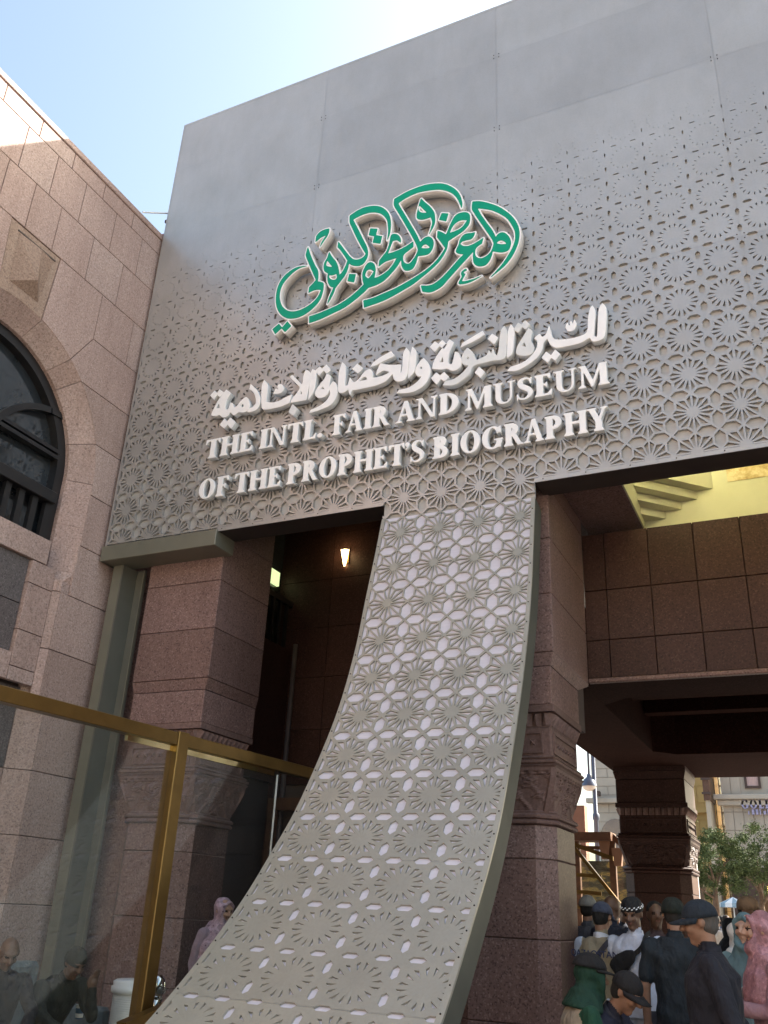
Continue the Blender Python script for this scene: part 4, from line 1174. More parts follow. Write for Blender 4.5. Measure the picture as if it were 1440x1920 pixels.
    while z < top-0.05:
        z1 = min(top, z+0.60)
        slab(cx-h-b_, cx+h+b_, y0-b_+0.02, back, z, z1, 'pier_block', mu)
        z = z1
    MB().box(cx-h+0.0, cx+h-0.0, y0+0.02, back-0.03, 3.45, top).build('pier_core', M['joint'], t)
    return t
column(-2.76, 8.87, 'pink granite column with carved capital just right of the lattice ribbon')
column(-6.83, 8.87, 'granite column with carved capital behind the gold-framed glass fence', back=9.42)
column(-2.63, 16.4, 'dark far granite column at the back of the portico, behind the crowd', top=4.05, back=17.0, h=0.54, cv='granite_dark', mats=('granite_dark', 'granite_dark'))  # dark granite on shaft and capital puts the unlit front's shade into the colour
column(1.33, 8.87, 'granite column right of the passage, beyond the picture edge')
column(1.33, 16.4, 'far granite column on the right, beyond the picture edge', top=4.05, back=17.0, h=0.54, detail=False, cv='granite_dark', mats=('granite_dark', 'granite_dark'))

# ================================================================ portico: beam, ceilings, walls
po = empty('stone_portico', (-1, 12, GZ)); tag(po, 'dark granite portico with panelled beam and coffered ceiling behind the screen', 'portico')
gd = M['granite_dark']
xs = [-2.205, -1.95, -1.45, -0.95, -0.45, 0.05, 0.55, 1.05]
zs = [4.05, 4.48, 5.07, 5.775]
for i in range(len(xs)-1):
    for j in range(3):
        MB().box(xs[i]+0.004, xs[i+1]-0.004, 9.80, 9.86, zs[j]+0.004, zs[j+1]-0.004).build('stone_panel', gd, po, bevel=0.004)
MB().box(-2.2, 2.2, 9.845, 10.25, 4.06, 5.77).build('beam_core', M['joint'], po)
MB().box(-2.2, 0.75, 9.77, 9.84, 3.995, 4.045).build('beam_moulding', M['granite_red'], po, bevel=0.01)
# lower ceiling with an octagonal coffer
x0, x1, y0, y1 = -3.30, 4.2, 9.86, 17.2
cx0, cx1, cy0, cy1, ch = -2.31, 1.15, 10.78, 14.75, 0.32
cf = MB()
cf.box(x0, cx0, y0, y1, 4.04, 4.8).box(cx1, x1, y0, y1, 4.04, 4.8).box(cx0+0.001, cx1-0.001, y0, cy0, 4.041, 4.8).box(cx0+0.001, cx1-0.001, cy1, y1, 4.041, 4.8)
for (ax, ay, sx, sy) in ((cx0, cy0, 1, 1), (cx1, cy0, -1, 1), (cx0, cy1, 1, -1), (cx1, cy1, -1, -1)):
    cf.prism([(ax, ay, 4.042), (ax+sx*ch, ay, 4.042), (ax, ay+sy*ch, 4.042)], (0, 0, 0.75))
cf.build('coffered_ceiling', M['granite_soffit_shaded'], po)
MB().box(x0, x1, y0, y1, 4.802, 4.9).build('coffer_top', M['granite_soffit_shaded'], po)
cb = MB()
for k in range(3): cb.box(cx0+0.02, cx1-0.02, 11.6+k*1.1, 11.85+k*1.1, 4.5, 4.8)
cb.build('coffer_beams', M['granite_soffit_shaded'], po)
# bright upper coffer over the passage
up = MB().box(-2.20, -1.55, 8.36, 10.25, 5.95, 6.3)
up.build('upper_soffit', M['granite_red'], po)
cw = MB().box(-1.60, -1.53, 8.37, 10.25, 5.951, 7.3).box(-1.53, 4.2, 10.25, 10.32, 5.76, 7.3).box(-1.53, 4.2, 8.37, 8.43, 6.1, 7.3)
cw.build('coffer_wall', M['plaster_cream'], po)
MB().box(-1.60, 4.2, 8.37, 10.32, 7.302, 7.4).build('coffer_ceiling', M['plaster_cream'], po)
for L, za, zb in ((0.82, 6.36, 7.30), (0.63, 6.25, 6.357), (0.44, 6.15, 6.247), (0.25, 6.05, 6.147)):
    MB().prism([(-1.529, 10.249, za), (-1.529+L, 10.249, za), (-1.529, 10.249-L, za)], (0, 0, zb-za)).build('corner_step', M['plaster_cream'], po)
def marble():
    m, nt, bs = new_mat('marble_tan')
    v = pos_vec(nt); n1 = noise(nt, v, 5, 8, 0.7)
    nt.links.new(ramp(nt, n1, [(0.35, (0.33, 0.20, 0.07)), (0.5, (0.55, 0.40, 0.19)), (0.62, (0.74, 0.62, 0.38))]), bs.inputs['Base Color'])
    bs.inputs['Roughness'].default_value = 0.3
    return m
M['marble'] = marble()
for a in (-0.54, 0.55, 1.6):
    MB().box(a, a+0.85, 10.243, 10.249, 6.42, 6.98).build('marble_inlay', M['marble'], po)
# left bay: side wall with window, back wall
LX, LY = -6.9, 11.1
bw = [-7.3, -6.3, -5.2, -4.1, -3.2]; bz = [GZ, 0.9, 1.65, 2.4, 3.15, 3.9, 4.65, 5.4, 6.15, 6.9, 7.5]
for i in range(len(bw)-1):
    for j in range(len(bz)-1):
        if i == 0 and bz[j+1] <= 3.2: continue
        MB().box(bw[i]+0.004, bw[i+1]-0.004, LY, LY+0.06, bz[j]+0.004, bz[j+1]-0.004).build('stone_panel', gd, po)
MB().box(-7.3, -3.2, LY+0.05, LY+0.3, GZ, 7.5).build('back_wall_core', M['joint'], po)
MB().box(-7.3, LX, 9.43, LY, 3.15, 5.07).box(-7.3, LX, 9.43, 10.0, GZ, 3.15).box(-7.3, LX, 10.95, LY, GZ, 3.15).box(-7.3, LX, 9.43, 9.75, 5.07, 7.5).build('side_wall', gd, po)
MB().box(-7.3, -7.2, 9.75, LY, 5.07, 7.5).build('side_window_pane', M['glass_dark'], po)
for k in range(7): MB().box(-6.99, -6.95, 9.80+k*0.19, 9.85+k*0.19, 5.07, 5.75).build('window_baluster', M['black_frame'], po)
MB().box(-7.0, -6.94, 9.76, LY, 5.75, 5.83).build('window_rail', M['black_frame'], po)
MB().box(-7.3, -2.2, 8.37, LY+0.3, 7.51, 7.6).build('left_bay_ceiling', gd, po)
tag(MB().tube([(-6.80, LY-0.06, GZ), (-6.80, LY-0.06, 5.15)], 0.035, 10).build('grey_downpipe', plain('pipe_grey', (0.10, 0.085, 0.09), 0.6), None, True), 'grey downpipe in the dark corner of the left bay', 'pipe')
MB().box(-8.3, -7.35, 8.62, 8.9, GZ, 7.5).build('return_wall', M['granite_red'], po)
MB().box(-7.05, -6.98, 9.98, 10.97, GZ, 3.2).build('doorway_panel', M['dark'], po)
df = empty('wooden_door_frame', (-6.5, 10.9, GZ)); tag(df, 'brown wooden portal frame in the dark left bay behind the glass fence', 'door frame')
MB().box(-6.88, -5.6, 10.82, 10.92, 2.78, 2.94).build('lintel', M['wood'], df); MB().box(-5.72, -5.6, 10.83, 10.91, GZ, 2.78).build('jamb', M['wood'], df); MB().box(-6.88, -6.76, 10.83, 10.91, GZ, 2.78).build('jamb', M['wood'], df)
# solid storeys above, closing the portico from the sky
MB().box(5.25, 16.0, 8.36, 17.2, GZ, 12.6).build('sun_block_wing', M['granite_red'], po)  # unseen mass added on the right to keep sun out of the portico
MB().box(-7.86, 5.2, 8.36, 17.2, 7.62, 12.5).build('upper_storey', gd, po)
MB().box(-1.5, 5.2, 10.34, 17.2, 4.95, 7.61).box(-7.86, -3.3, 11.5, 17.2, 4.95, 7.60).build('mezzanine', gd, po)
# lit lamps, and a lamp reflection built as a glowing panel
def lamp_obj(name, label, loc, col, power, size, glow=20.0, rad=0.05, shape='wedge'):
    t = empty(name, loc); tag(t, label, 'lamp')
    x, y, z = loc
    mb = MB()
    mb.v = [(x-0.06, y, z+0.12), (x+0.06, y, z+0.12), (x+0.035, y-0.08, z+0.10), (x-0.035, y-0.08, z+0.10), (x-0.015, y, z-0.14), (x+0.015, y, z-0.14)]
    mb.f = [(0, 3, 2, 1), (0, 4, 3), (1, 2, 5), (3, 4, 5, 2)]
    em = plain(name+'_glow', col, 0.5, emit=(col, glow))
    mb.build('lamp_shade', em, t)
    MB().box(x-0.06, x+0.06, y+0.001, y+0.02, z-0.1, z+0.14).build('back_plate', M['gold'], t)
    d = bpy.data.lights.new(name+'_light', 'POINT'); d.energy = power; d.color = col; d.shadow_soft_size = rad
    o = bpy.data.objects.new('lamp_light', d); COL.objects.link(o); o.parent = t
    o.location = (0, -0.22, 0.05)
    return t
lamp_obj('wall_sconce', 'small lit wall lamp glowing in the dark left bay', tuple(onY(647, 1045, LY-0.03)), (1.0, 0.72, 0.35), 0.8, 0.1, 5.0)
w2 = onX(502, 1075, -7.19)
pl_ = MB().box(-7.19, -7.15, w2.y-0.12, w2.y+0.28, w2.z-0.12, w2.z+0.10).build('lamp_reflection_panel', plain('reflection_green', (0.6, 0.75, 0.35), 0.5, emit=((0.66, 0.80, 0.38), 0.45)))  # glowing box in place of a ceiling lamp's reflection in the glass
tag(pl_, 'pale green glowing panel standing in for a lamp reflection in the dark side window', 'lamp')
def cove(loc, label, power):
    x, y, z = loc
    t = empty('cove_lamp', loc); tag(t, label, 'lamp')
    MB().box(x-0.35, x+0.35, y-0.10, y+0.10, z-0.06, z-0.02).build('trough', M['plaster_cream'], t)
    MB().box(x-0.33, x+0.33, y-0.05, y+0.05, z-0.019, z-0.005).build('light_tube', plain('tube_glow', (1, 0.92, 0.6), 0.5, emit=((1.0, 0.90, 0.55), 6.0)), t)
    d = bpy.data.lights.new('cove_light', 'AREA'); d.shape = 'RECTANGLE'; d.size = 0.66; d.size_y = 0.1; d.energy = power; d.color = (1.0, 0.95, 0.70)
    o = bpy.data.objects.new('lamp_light', d); COL.objects.link(o); o.parent = t; o.location = (0, 0, 0.005); o.rotation_euler = (math.pi, 0, 0)
cove((-1.12, 8.56, 6.40), 'lit cove lamp inside the cream ceiling recess above the passage', 14)
cove((0.6, 8.56, 6.45), 'lit cove lamp on the right of the cream ceiling recess', 9)

# ================================================================ glass fence with gold frame
fe = empty('glass_fence', (-4.6, 5.8, GZ)); tag(fe, 'gold-framed clear glass fence in front of the stone wall on the left', 'fence')
ZR = 2.75
pA, pB, pC = onZ(-60, 1292, ZR), onZ(335, 1388, ZR), onZ(590, 1457, ZR)
dirf = (pC - pA); dirf.z = 0; dirf.normalize(); nf = Vector((dirf.y, -dirf.x, 0))
pA = pB - dirf*((pB-pA).length + 1.5); pC = pB + dirf*(pC-pB).length
def bar(p, q, w, h, up=Vector((0, 0, 1)), drop=0.0):
    d = (q-p).normalized(); s_ = d.cross(up).normalized()*w/2; u = up*h/2
    P = [p-s_-u, p+s_-u, p+s_+u, p-s_+u]
    return MB().prism([x + Vector((0, 0, drop)) for x in P], q-p)
bar(pA, pB-dirf*0.06, 0.10, 0.10).build('top_rail', M['gold'], fe, bevel=0.005)
bar(pB+dirf*0.06, pC, 0.10, 0.10).build('top_rail', M['gold'], fe, bevel=0.005)
P0 = pB + Vector((0, 0, 0.07)); 
MB().prism([Vector((pB.x, pB.y, GZ)) + dirf*a_ + nf*b_ for a_, b_ in ((-0.06, -0.06), (0.06, -0.06), (0.06, 0.06), (-0.06, 0.06))], (0, 0, ZR+0.06-GZ)).build('post', M['gold'], fe, bevel=0.006)
bar(pB-dirf*0.55, pB-dirf*0.061, 0.03, 0.045, drop=-0.075).build('polished_strip', M['gold_pale'], fe)
bar(pB+dirf*0.061, pB+dirf*1.25, 0.03, 0.045, drop=-0.075).build('polished_strip', M['gold_pale'], fe)
bar(pB-dirf*0.075-Vector((0, 0, 1.3)), pB-dirf*0.0751-Vector((0, 0, 1.3)), 0.01, 0.01)
def pane(p, q, z0, z1, nm='glass_pane'):
    P = [Vector((p.x, p.y, z0)), Vector((q.x, q.y, z0)), Vector((q.x, q.y, z1)), Vector((p.x, p.y, z1))]
    o = MB().prism([x - nf*0.006 for x in P], nf*0.012).build(nm, M['glass'], fe)
    return o
pane(pA, pB-dirf*0.062, GZ+0.12, ZR-0.051); pane(pB+dirf*0.062, pB+dirf*1.30, GZ+0.12, ZR-0.051); pane(pB+dirf*1.33, pC, GZ+0.12, ZR-0.051)
g0 = pB+dirf*1.315
bar(Vector((g0.x, g0.y, GZ+0.12)), Vector((g0.x, g0.y, ZR-0.08)), 0.012, 0.012, Vector((1, 0, 0))).build('glass_edge', plain('glass_edge', (0.55, 0.60, 0.60), 0.2), fe)
bar(Vector((pA.x, pA.y, GZ+0.07)), Vector((pC.x, pC.y, GZ+0.07)), 0.09, 0.12).build('bottom_rail', M['gold'], fe)
lr = MB().prism([onX(x, y, -4.42) + Vector((0.0, 0, 0)) for x, y in ((236, 1918), (400, 1848), (402, 1866), (236, 1945))], (-0.08, 0, 0)).build('ribbon_kerb_rail', M['gold'])
tag(lr, 'short sloping gold kerb rail between fence post and lattice ribbon', 'rail')
# queue stanchion and bin behind the glass
sx = onX(295, 1850, -4.95)
st_ = empty('queue_stanchion', (sx.x, sx.y, GZ)); tag(st_, 'queue barrier post topped with a chrome ball behind the glass fence', 'stanchion')
MB().lathe([(0.0, 0.115), (0.03, 0.11), (0.05, 0.09), (0.063, 0.06), (0.066, 0.03), (0.06, 0.0), (0.045, -0.03), (0.02, -0.05), (0.0, -0.055)], (sx.x, sx.y, sx.z-0.03), 20).build('ball', M['chrome'], st_, True)
MB().lathe([(0.03, sx.z-0.085), (0.05, sx.z-0.09), (0.05, sx.z-0.17), (0.028, sx.z-0.18), (0.028, 0.06+GZ), (0.17, 0.04+GZ), (0.18, GZ)], (sx.x, sx.y, 0), 20).build('post', M['chrome'], st_, True)
ho = MB()
ho.tube([(sx.x-0.05, sx.y-0.01, sx.z-0.11), (sx.x-0.10, sx.y-0.03, sx.z-0.13), (sx.x-0.11, sx.y-0.03, sx.z-0.19)], 0.012, 8)
ho.build('rope_hook', M['gold_pale'], st_, True)
bxp = onX(262, 1838, -5.7)
bn = empty('ribbed_bin', (bxp.x, bxp.y, GZ)); tag(bn, 'white ribbed round bin behind the gold fence post', 'bin')
prof = [(0.0, GZ), (0.20, GZ)]
for k in range(40):
    z = GZ + 0.03 + k*(bxp.z-0.14-GZ)/40
    prof += [(0.207, z), (0.213, z+0.008), (0.207, z+0.014)]
MB().lathe(prof + [(0.21, bxp.z-0.10)], (bxp.x, bxp.y, 0), 28).build('drum', M['letter_white'], bn, True)
MB().lathe([(0.225, bxp.z-0.10), (0.235, bxp.z-0.09), (0.235, bxp.z-0.05), (0.22, bxp.z-0.04), (0.225, bxp.z-0.01), (0.20, bxp.z+0.005), (0.0, bxp.z+0.01)], (bxp.x, bxp.y, 0), 28).build('lid', M['letter_white'], bn, True)

# ================================================================ people
MATC = {}
def cloth(col, rough=0.85):
    if max(col) < 0.5: col = tuple(c*0.68 for c in col)  # portico shade put into the colour of all but pale cloth
    k = tuple(round(c, 3) for c in col)
    if k not in MATC:
        m, nt, bs = new_mat('cloth_%02d' % len(MATC))
        v = pos_vec(nt)
        f = noise(nt, v, 9.0, 5, 0.65)
        c = ramp(nt, f, [(0.3, tuple(x*0.78 for x in col)), (0.7, tuple(min(1, x*1.15) for x in col))])
        nt.links.new(c, bs.inputs['Base Color']); bs.inputs['Roughness'].default_value = rough
        # folds: stretched noise
        fo = noise(nt, pos_vec(nt, (1.0, 1.0, 0.45)), 14.0, 3, 0.5)
        bump(nt, bs, fo, 0.8, 0.05)
        MATC[k] = m
    return MATC[k]
def pattern_cloth(a, b, scale=26.0):
    m, nt, bs = new_mat('patterned_cloth_%02d' % len(MATC)); MATC[('p', a, b)] = m
    v = pos_vec(nt)
    vo = nt.nodes.new('ShaderNodeTexVoronoi'); vo.inputs['Scale'].default_value = scale; nt.links.new(v, vo.inputs['Vector'])
    n1 = noise(nt, v, 11.0, 4, 0.6)
    c = ramp(nt, vo.outputs['Distance'], [(0.16, b), (0.24, a), (0.62, a), (0.7, tuple(min(1, x*1.35) for x in a))])
    c = mix(nt, c, ramp(nt, n1, [(0.35, (0.62, 0.58, 0.62)), (0.65, (1, 1, 1))]), 0.9, 'MULTIPLY')
    nt.links.new(c, bs.inputs['Base Color']); bs.inputs['Roughness'].default_value = 0.8
    bump(nt, bs, noise(nt, pos_vec(nt, (1, 1, 0.4)), 16.0, 3), 0.8, 0.05)
    return m
def skin_mat(col):
    k = ('s',) + tuple(col)
    if k not in MATC:
        m, nt, bs = new_mat('skin_%02d' % len(MATC))
        f = noise(nt, pos_vec(nt), 22.0, 4)
        nt.links.new(ramp(nt, f, [(0.3, tuple(x*0.85 for x in col)), (0.7, tuple(x*1.1 for x in col))]), bs.inputs['Base Color'])
        bs.inputs['Roughness'].default_value = 0.5
        bs.inputs['Subsurface Weight'].default_value = 0.08
        bs.inputs['Subsurface Radius'].default_value = (0.02, 0.008, 0.004)
        MATC[k] = m
    return MATC[k]
SKIN1, SKIN2, SKIN3 = (0.27, 0.15, 0.098), (0.15, 0.082, 0.052), (0.42, 0.26, 0.185)
M['eye'] = plain('eye_dark', (0.03, 0.02, 0.017), 0.2)
M['lip'] = plain('lips', (0.28, 0.11, 0.09), 0.5)
def sphere_pts(c, rx, ry, rz, seg=12, rings=8, mat3=None):
    V, F = [], []
    for i in range(1, rings):
        a = math.pi*i/rings
        for k in range(seg):
            b = 2*math.pi*k/seg
            p = Vector((rx*math.sin(a)*math.cos(b), ry*math.sin(a)*math.sin(b), rz*math.cos(a)))
            V.append((mat3 @ p if mat3 else p) + Vector(c))
    t = Vector((0, 0, rz)); b_ = Vector((0, 0, -rz))
    V.append((mat3 @ t if mat3 else t) + Vector(c)); V.append((mat3 @ b_ if mat3 else b_) + Vector(c))
    n = len(V)
    for i in range(rings-2):
        for k in range(seg):
            k2 = (k+1) % seg
            F.append((i*seg+k, (i+1)*seg+k, (i+1)*seg+k2, i*seg+k2))
    for k in range(seg):
        F.append((n-2, k, (k+1) % seg)); F.append((n-1, (rings-2)*seg+(k+1) % seg, (rings-2)*seg+k))
    return V, F
class Blob:
    """union of rounded solids, fused by a voxel remesh into one surface"""
    def __init__(s): s.v = []; s.f = []; s.sam = []
    def add(s, V, F):
        n = len(s.v); s.v += [tuple(p) for p in V]; s.f += [tuple(n+i for i in q) for q in F]
    def ball(s, c, r, tg, m3=None):
        r = (r, r, r) if isinstance(r, (int, float)) else r
        s.add(*sphere_pts(c, *r, mat3=m3)); s.sam.append((tuple(c), min(r), tg))
    def limb(s, pts, rads, tg, tags=None):
        """round tapered chain, rounded at the joints"""
        pts = [Vector(p) for p in pts]
        for i in range(len(pts)-1):
            a, b, ra, rb = pts[i], pts[i+1], rads[i], rads[i+1]
            d = (b-a); L = d.length
            if L < 1e-6: continue
            q = d.to_track_quat('Z', 'Y').to_matrix()
            V, F = [], []
            seg = 12; prof = []
            for j in range(5):
                t = math.pi/2*j/4; prof.append((ra*math.sin(t)+1e-4, -ra*math.cos(t)))
            for j in range(5):
                t = math.pi/2*j/4; prof.append((rb*math.cos(t)+1e-4, L+rb*math.sin(t)))
            for r, z in prof:
                for k in range(seg):
                    an = 2*math.pi*k/seg
                    V.append(a + q @ Vector((r*math.cos(an), r*math.sin(an), z)))
            for j in range(len(prof)-1):
                for k in range(seg):
                    k2 = (k+1) % seg
                    F.append((j*seg+k, j*seg+k2, (j+1)*seg+k2, (j+1)*seg+k))
            F.append(tuple(reversed(range(seg)))); F.append(tuple((len(prof)-1)*seg+k for k in range(seg)))
            s.add(V, F)
            tg_i = tags[i] if tags else tg
            n = max(2, int(L/0.03))
            for j in range(n+1):
                t = j/n; s.sam.append((tuple(a+d*t), ra+(rb-ra)*t, tg_i))
    def loft(s, secs, tg, seg=20):
        """secs: (centre, rx, ry, axis-right vector, forward vector)"""
        V, F = [], []
        for c, rx, ry, ax, fw in secs:
            for k in range(seg):
                an = 2*math.pi*k/seg
                ca, sa = math.cos(an), math.sin(an)
                e = 0.82
                V.append(Vector(c) + ax*rx*math.copysign(abs(ca)**e, ca) + fw*ry*math.copysign(abs(sa)**e, sa))
            n = 12
            for k in range(n):
                an = 2*math.pi*k/n
                s.sam.append((tuple(Vector(c) + ax*(rx-0.06)*math.cos(an) + fw*max(ry-0.06, 0)*math.sin(an)), 0.06, tg))
        m = len(secs)
        for i in range(m-1):
            for k in range(seg):
                k2 = (k+1) % seg
                F.append((i*seg+k, i*seg+k2, (i+1)*seg+k2, (i+1)*seg+k))
        F.append(tuple(reversed(range(seg)))); F.append(tuple((m-1)*seg+k for k in range(seg)))
        s.add(V, F)
    def build(s, name, mats, parent, voxel=0.013, smooth=6, fold=0.0):
        me0 = mesh(name+'_src', s.v, s.f)
        bm = bmesh.new(); bm.from_mesh(me0); bmesh.ops.recalc_face_normals(bm, faces=bm.faces); bm.to_mesh(me0); bm.free()
        ob = bpy.data.objects.new('tmp', me0); COL.objects.link(ob)
        md = ob.modifiers.new('r', 'REMESH'); md.mode = 'VOXEL'; md.voxel_size = voxel
        sm = ob.modifiers.new('s', 'SMOOTH'); sm.iterations = smooth; sm.factor = 0.5
        dg = bpy.context.evaluated_depsgraph_get()
        me = bpy.data.meshes.new_from_object(ob.evaluated_get(dg)); me.name = name
        bpy.data.objects.remove(ob); bpy.data.meshes.remove(me0)
        keys = list(mats.keys())
        if fold:
            nv = len(me.vertices); co = np.empty(nv*3); me.vertices.foreach_get('co', co); co = co.reshape(-1, 3)
            no = np.empty(nv*3); me.vertices.foreach_get('normal', no); no = no.reshape(-1, 3)
            sd = (hash(name) % 7) + co[:, 0].mean()*3.1
            x_, y_, z_ = co.T
            fo = np.sin(31*x_ + 17*y_ + 4*np.sin(9*z_ + sd) + sd) + 0.8*np.sin(-19*x_ + 33*y_ + 26*z_*0.6 + 3*np.sin(7*x_ + 5*z_)) + 0.6*np.sin(52*z_ + 14*x_ + 3*np.sin(21*y_ + sd))
            cl_ = np.ones(nv)
            for (p_, r_, t_) in s.sam:
                if t_ in ('skin', 'eye', 'lip'):
                    d_ = np.sqrt(((co-np.array(p_))**2).sum(1)) - r_
                    cl_ = np.minimum(cl_, np.clip((d_-0.012)/0.03, 0, 1))
            co = co + no*(fo*fold*cl_)[:, None]
            me.vertices.foreach_set('co', co.ravel()); me.update()
        if len(keys) > 1:
            n = len(me.polygons); c = np.empty(n*3); me.polygons.foreach_get('center', c); c = c.reshape(-1, 3)
            P = np.array([a for a, _, _ in s.sam]); Rr = np.array([b for _, b, _ in s.sam]); T = np.array([keys.index(t) for _, _, t in s.sam])
            best = np.full(n, 1e9); idx = np.zeros(n, int)
            for k in range(len(P)):
                d = np.sqrt(((c-P[k])**2).sum(1)) - Rr[k]
                w = d < best; best[w] = d[w]; idx[w] = T[k]
        me.materials.clear()
        o = link(name, me, list(mats.values()), parent, True)
        if len(keys) > 1: me.polygons.foreach_set('material_index', idx.tolist()); me.update()
        return o
def rotz(v, a):
    c, s_ = math.cos(a), math.sin(a)
    return Vector((v.x*c - v.y*s_, v.x*s_ + v.y*c, v.z))
NPERS = []
def person(pos, H, face, label, top=(0.1, 0.1, 0.15), bottom=(0.04, 0.04, 0.05), skin=SKIN1, hair=(0.02, 0.018, 0.016), hairstyle='short', sleeve='long',
           sleeve_col=None, lean=0.0, head_tilt=0.0, head_turn=0.0, seated=False, arms='down', headwear=None, hw_col=(0.1, 0.1, 0.1), robe=False, group='visitors in the passage',
           drape_col=None, fat=1.0, low=False, beard=False, seat_h=0.47, short=False, collar=None, hw_mat=None):
    """face: world angle of the facing direction (0 = towards -Y, the camera; +90deg = towards +X)"""
    x0, y0 = pos
    t = empty('person', (x0, y0, GZ), face); tag(t, label, 'person', group)
    k = H/1.72
    B = Blob()
    fw = rotz(Vector((0, -1, 0)), face); rt = rotz(Vector((-1, 0, 0)), face); up = Vector((0, 0, 1))   # rt = the person's right
    O = Vector((x0, y0, GZ))
    hipz = (0.90 if not seated else seat_h+0.10)*1.0*(k if not seated else 1)
    hip = O + up*hipz
    L = lambda r_, f_, u_: O + rt*r_ + fw*f_ + up*u_
    spine = (up*math.cos(lean) + fw*math.sin(lean))
    sf = (fw*math.cos(lean) - up*math.sin(lean))
    chest = hip + spine*0.40*k; neck = hip + spine*0.56*k
    sleeve_tag = 'sleeve' if sleeve_col else 'top'
    w = fat
    B.loft([(hip-spine*0.06*k, 0.165*k*w, 0.115*k*w, rt, sf), (hip+spine*0.04*k, 0.172*k*w, 0.125*k*w, rt, sf), (hip+spine*0.16*k, 0.163*k*w, 0.118*k*w, rt, sf), (hip+spine*0.30*k, 0.178*k*w, 0.125*k*w, rt, sf),
            (hip+spine*0.42*k, 0.195*k*w, 0.125*k*w, rt, sf), (hip+spine*0.49*k, 0.185*k, 0.10*k, rt, sf), (hip+spine*0.545*k, 0.10*k, 0.07*k, rt, sf)], 'top')
    # legs
    if robe:
        B.loft([(O+up*0.03, 0.26*k, 0.22*k, rt, fw), (O+up*0.45*k, 0.215*k, 0.18*k, rt, fw), (O+up*0.85*k, 0.18*k, 0.14*k, rt, fw)], 'bottom')
    elif seated:
        for sg in (-1, 1):
            h = hip + rt*0.09*sg - up*0.02; kn = h + fw*0.43*k + rt*0.05*sg; an = kn - up*(seat_h+0.0) + fw*0.03
            an.z = GZ+0.08
            B.limb([h, kn, an], [0.088*k, 0.068*k, 0.05*k], 'bottom'); B.limb([an-up*0.03, an+fw*0.15-up*0.04], [0.045, 0.035], 'shoe')
    else:
        for sg in (-1, 1):
            h = hip + rt*0.085*sg*k - up*0.04; kn = L(0.095*sg*k, 0.02, 0.48*k); an = L(0.10*sg*k, -0.01, 0.08*k)
            B.limb([h, kn, an], [0.092*k*w, 0.068*k, 0.052*k], 'bottom'); B.limb([an-up*0.03, an+fw*0.15-up*0.035], [0.045, 0.036], 'shoe')
    # arms
    for sg in (-1, 1):
        sh = hip + spine*0.475*k + rt*0.185*sg*k*(0.5+0.5*w)
        am = arms if isinstance(arms, str) else arms[0 if sg > 0 else 1]
        if am == 'down':
            el = sh - up*0.27*k + rt*0.055*sg - fw*0.02; wr = el - up*0.24*k + fw*0.05; hd = wr - up*0.02
            pd = (-up + fw*0.15).normalized()
        elif am == 'back':
            el = sh - up*0.27*k + rt*0.07*sg - fw*0.09; wr = hip + up*0.02 - fw*0.17*w + rt*0.05*sg; pd = (-rt*sg - up*0.6).normalized()
        elif am == 'front':
            el = sh - up*0.26*k + rt*0.05*sg + fw*0.06; wr = el + fw*0.22*k - rt*0.13*sg + up*0.02; pd = (fw*0.7 - rt*0.7*sg).normalized()
        elif am == 'fold':
            el = sh - up*0.25*k + rt*0.06*sg + fw*0.10; wr = el + fw*0.12 - rt*0.22*sg + up*0.06; pd = -rt*sg
        elif am == 'knee':
            el = sh - up*0.20*k + rt*0.06*sg + fw*0.14; wr = el - up*0.10*k + fw*0.22*k - rt*0.08*sg; pd = (fw - up*0.4).normalized()
        elif am == 'chin':
            el = sh - up*0.22*k + fw*0.20 + rt*0.02*sg; wr = el + up*0.20 - rt*0.06*sg + fw*0.03; pd = (up + fw*0.2).normalized()
        ru, re, rw = (0.058*k, 0.046*k, 0.036*k)
        if sleeve == 'long':
            B.limb([sh, el, wr], [ru*1.12, re*1.12, rw*1.2], sleeve_tag)
        elif sleeve == 'short':
            md = sh.lerp(el, 0.72); B.limb([sh, md], [ru*1.2, ru*1.12], sleeve_tag); B.limb([md, el, wr], [ru*0.82, re*0.85, rw*0.82], 'skin')
        # hand: palm and five fingers
        side = pd.cross(up); side = side.normalized() if side.length > 0.1 else rt
        pal = wr + pd*0.055
        B.limb([wr, pal], [0.030, 0.036], 'skin')
        for j, (o_, ln) in enumerate(((-0.027, 0.065), (-0.009, 0.078), (0.009, 0.074), (0.027, 0.058))):
            b0 = pal + side*o_ + pd*0.02; b1 = b0 + pd*ln*0.55; b2 = b1 + (pd*0.6 - fw*0.0 - up*0.35).normalized()*ln*0.55
            B.limb([b0, b1, b2], [0.0105, 0.0095, 0.008], 'skin')
        th = wr + pd*0.025 + side*0.03*(-sg); B.limb([th, th + (pd*0.7 - side*0.7*sg).normalized()*0.04, th + (pd - side*0.25*sg).normalized()*0.075], [0.014, 0.011, 0.009], 'skin')
    # head
    Rm = Euler((0, 0, face + head_turn)).to_matrix() @ Euler((head_tilt, 0, 0)).to_matrix()   # local -Y is the gaze
    nb = hip + spine*0.535*k
    hc = nb + spine*0.115*k + (Rm @ Vector((0, -0.035, 0.055)))*k
    hp = lambda a, b, c: hc + Rm @ Vector((a*k, b*k, c*k))
    B.limb([nb-spine*0.02, hp(0, 0.02, -0.05)], [0.056*k, 0.054*k], 'skin')
    B.ball(hp(0, 0.012, 0.025), (0.074*k, 0.094*k, 0.088*k), 'skin', Rm)
    B.ball(hp(0, -0.012, -0.038), (0.060*k, 0.064*k, 0.076*k), 'skin', Rm)
    B.limb([hp(0, -0.062, -0.092), hp(0, -0.05, -0.098)], [0.019*k, 0.024*k], 'skin')
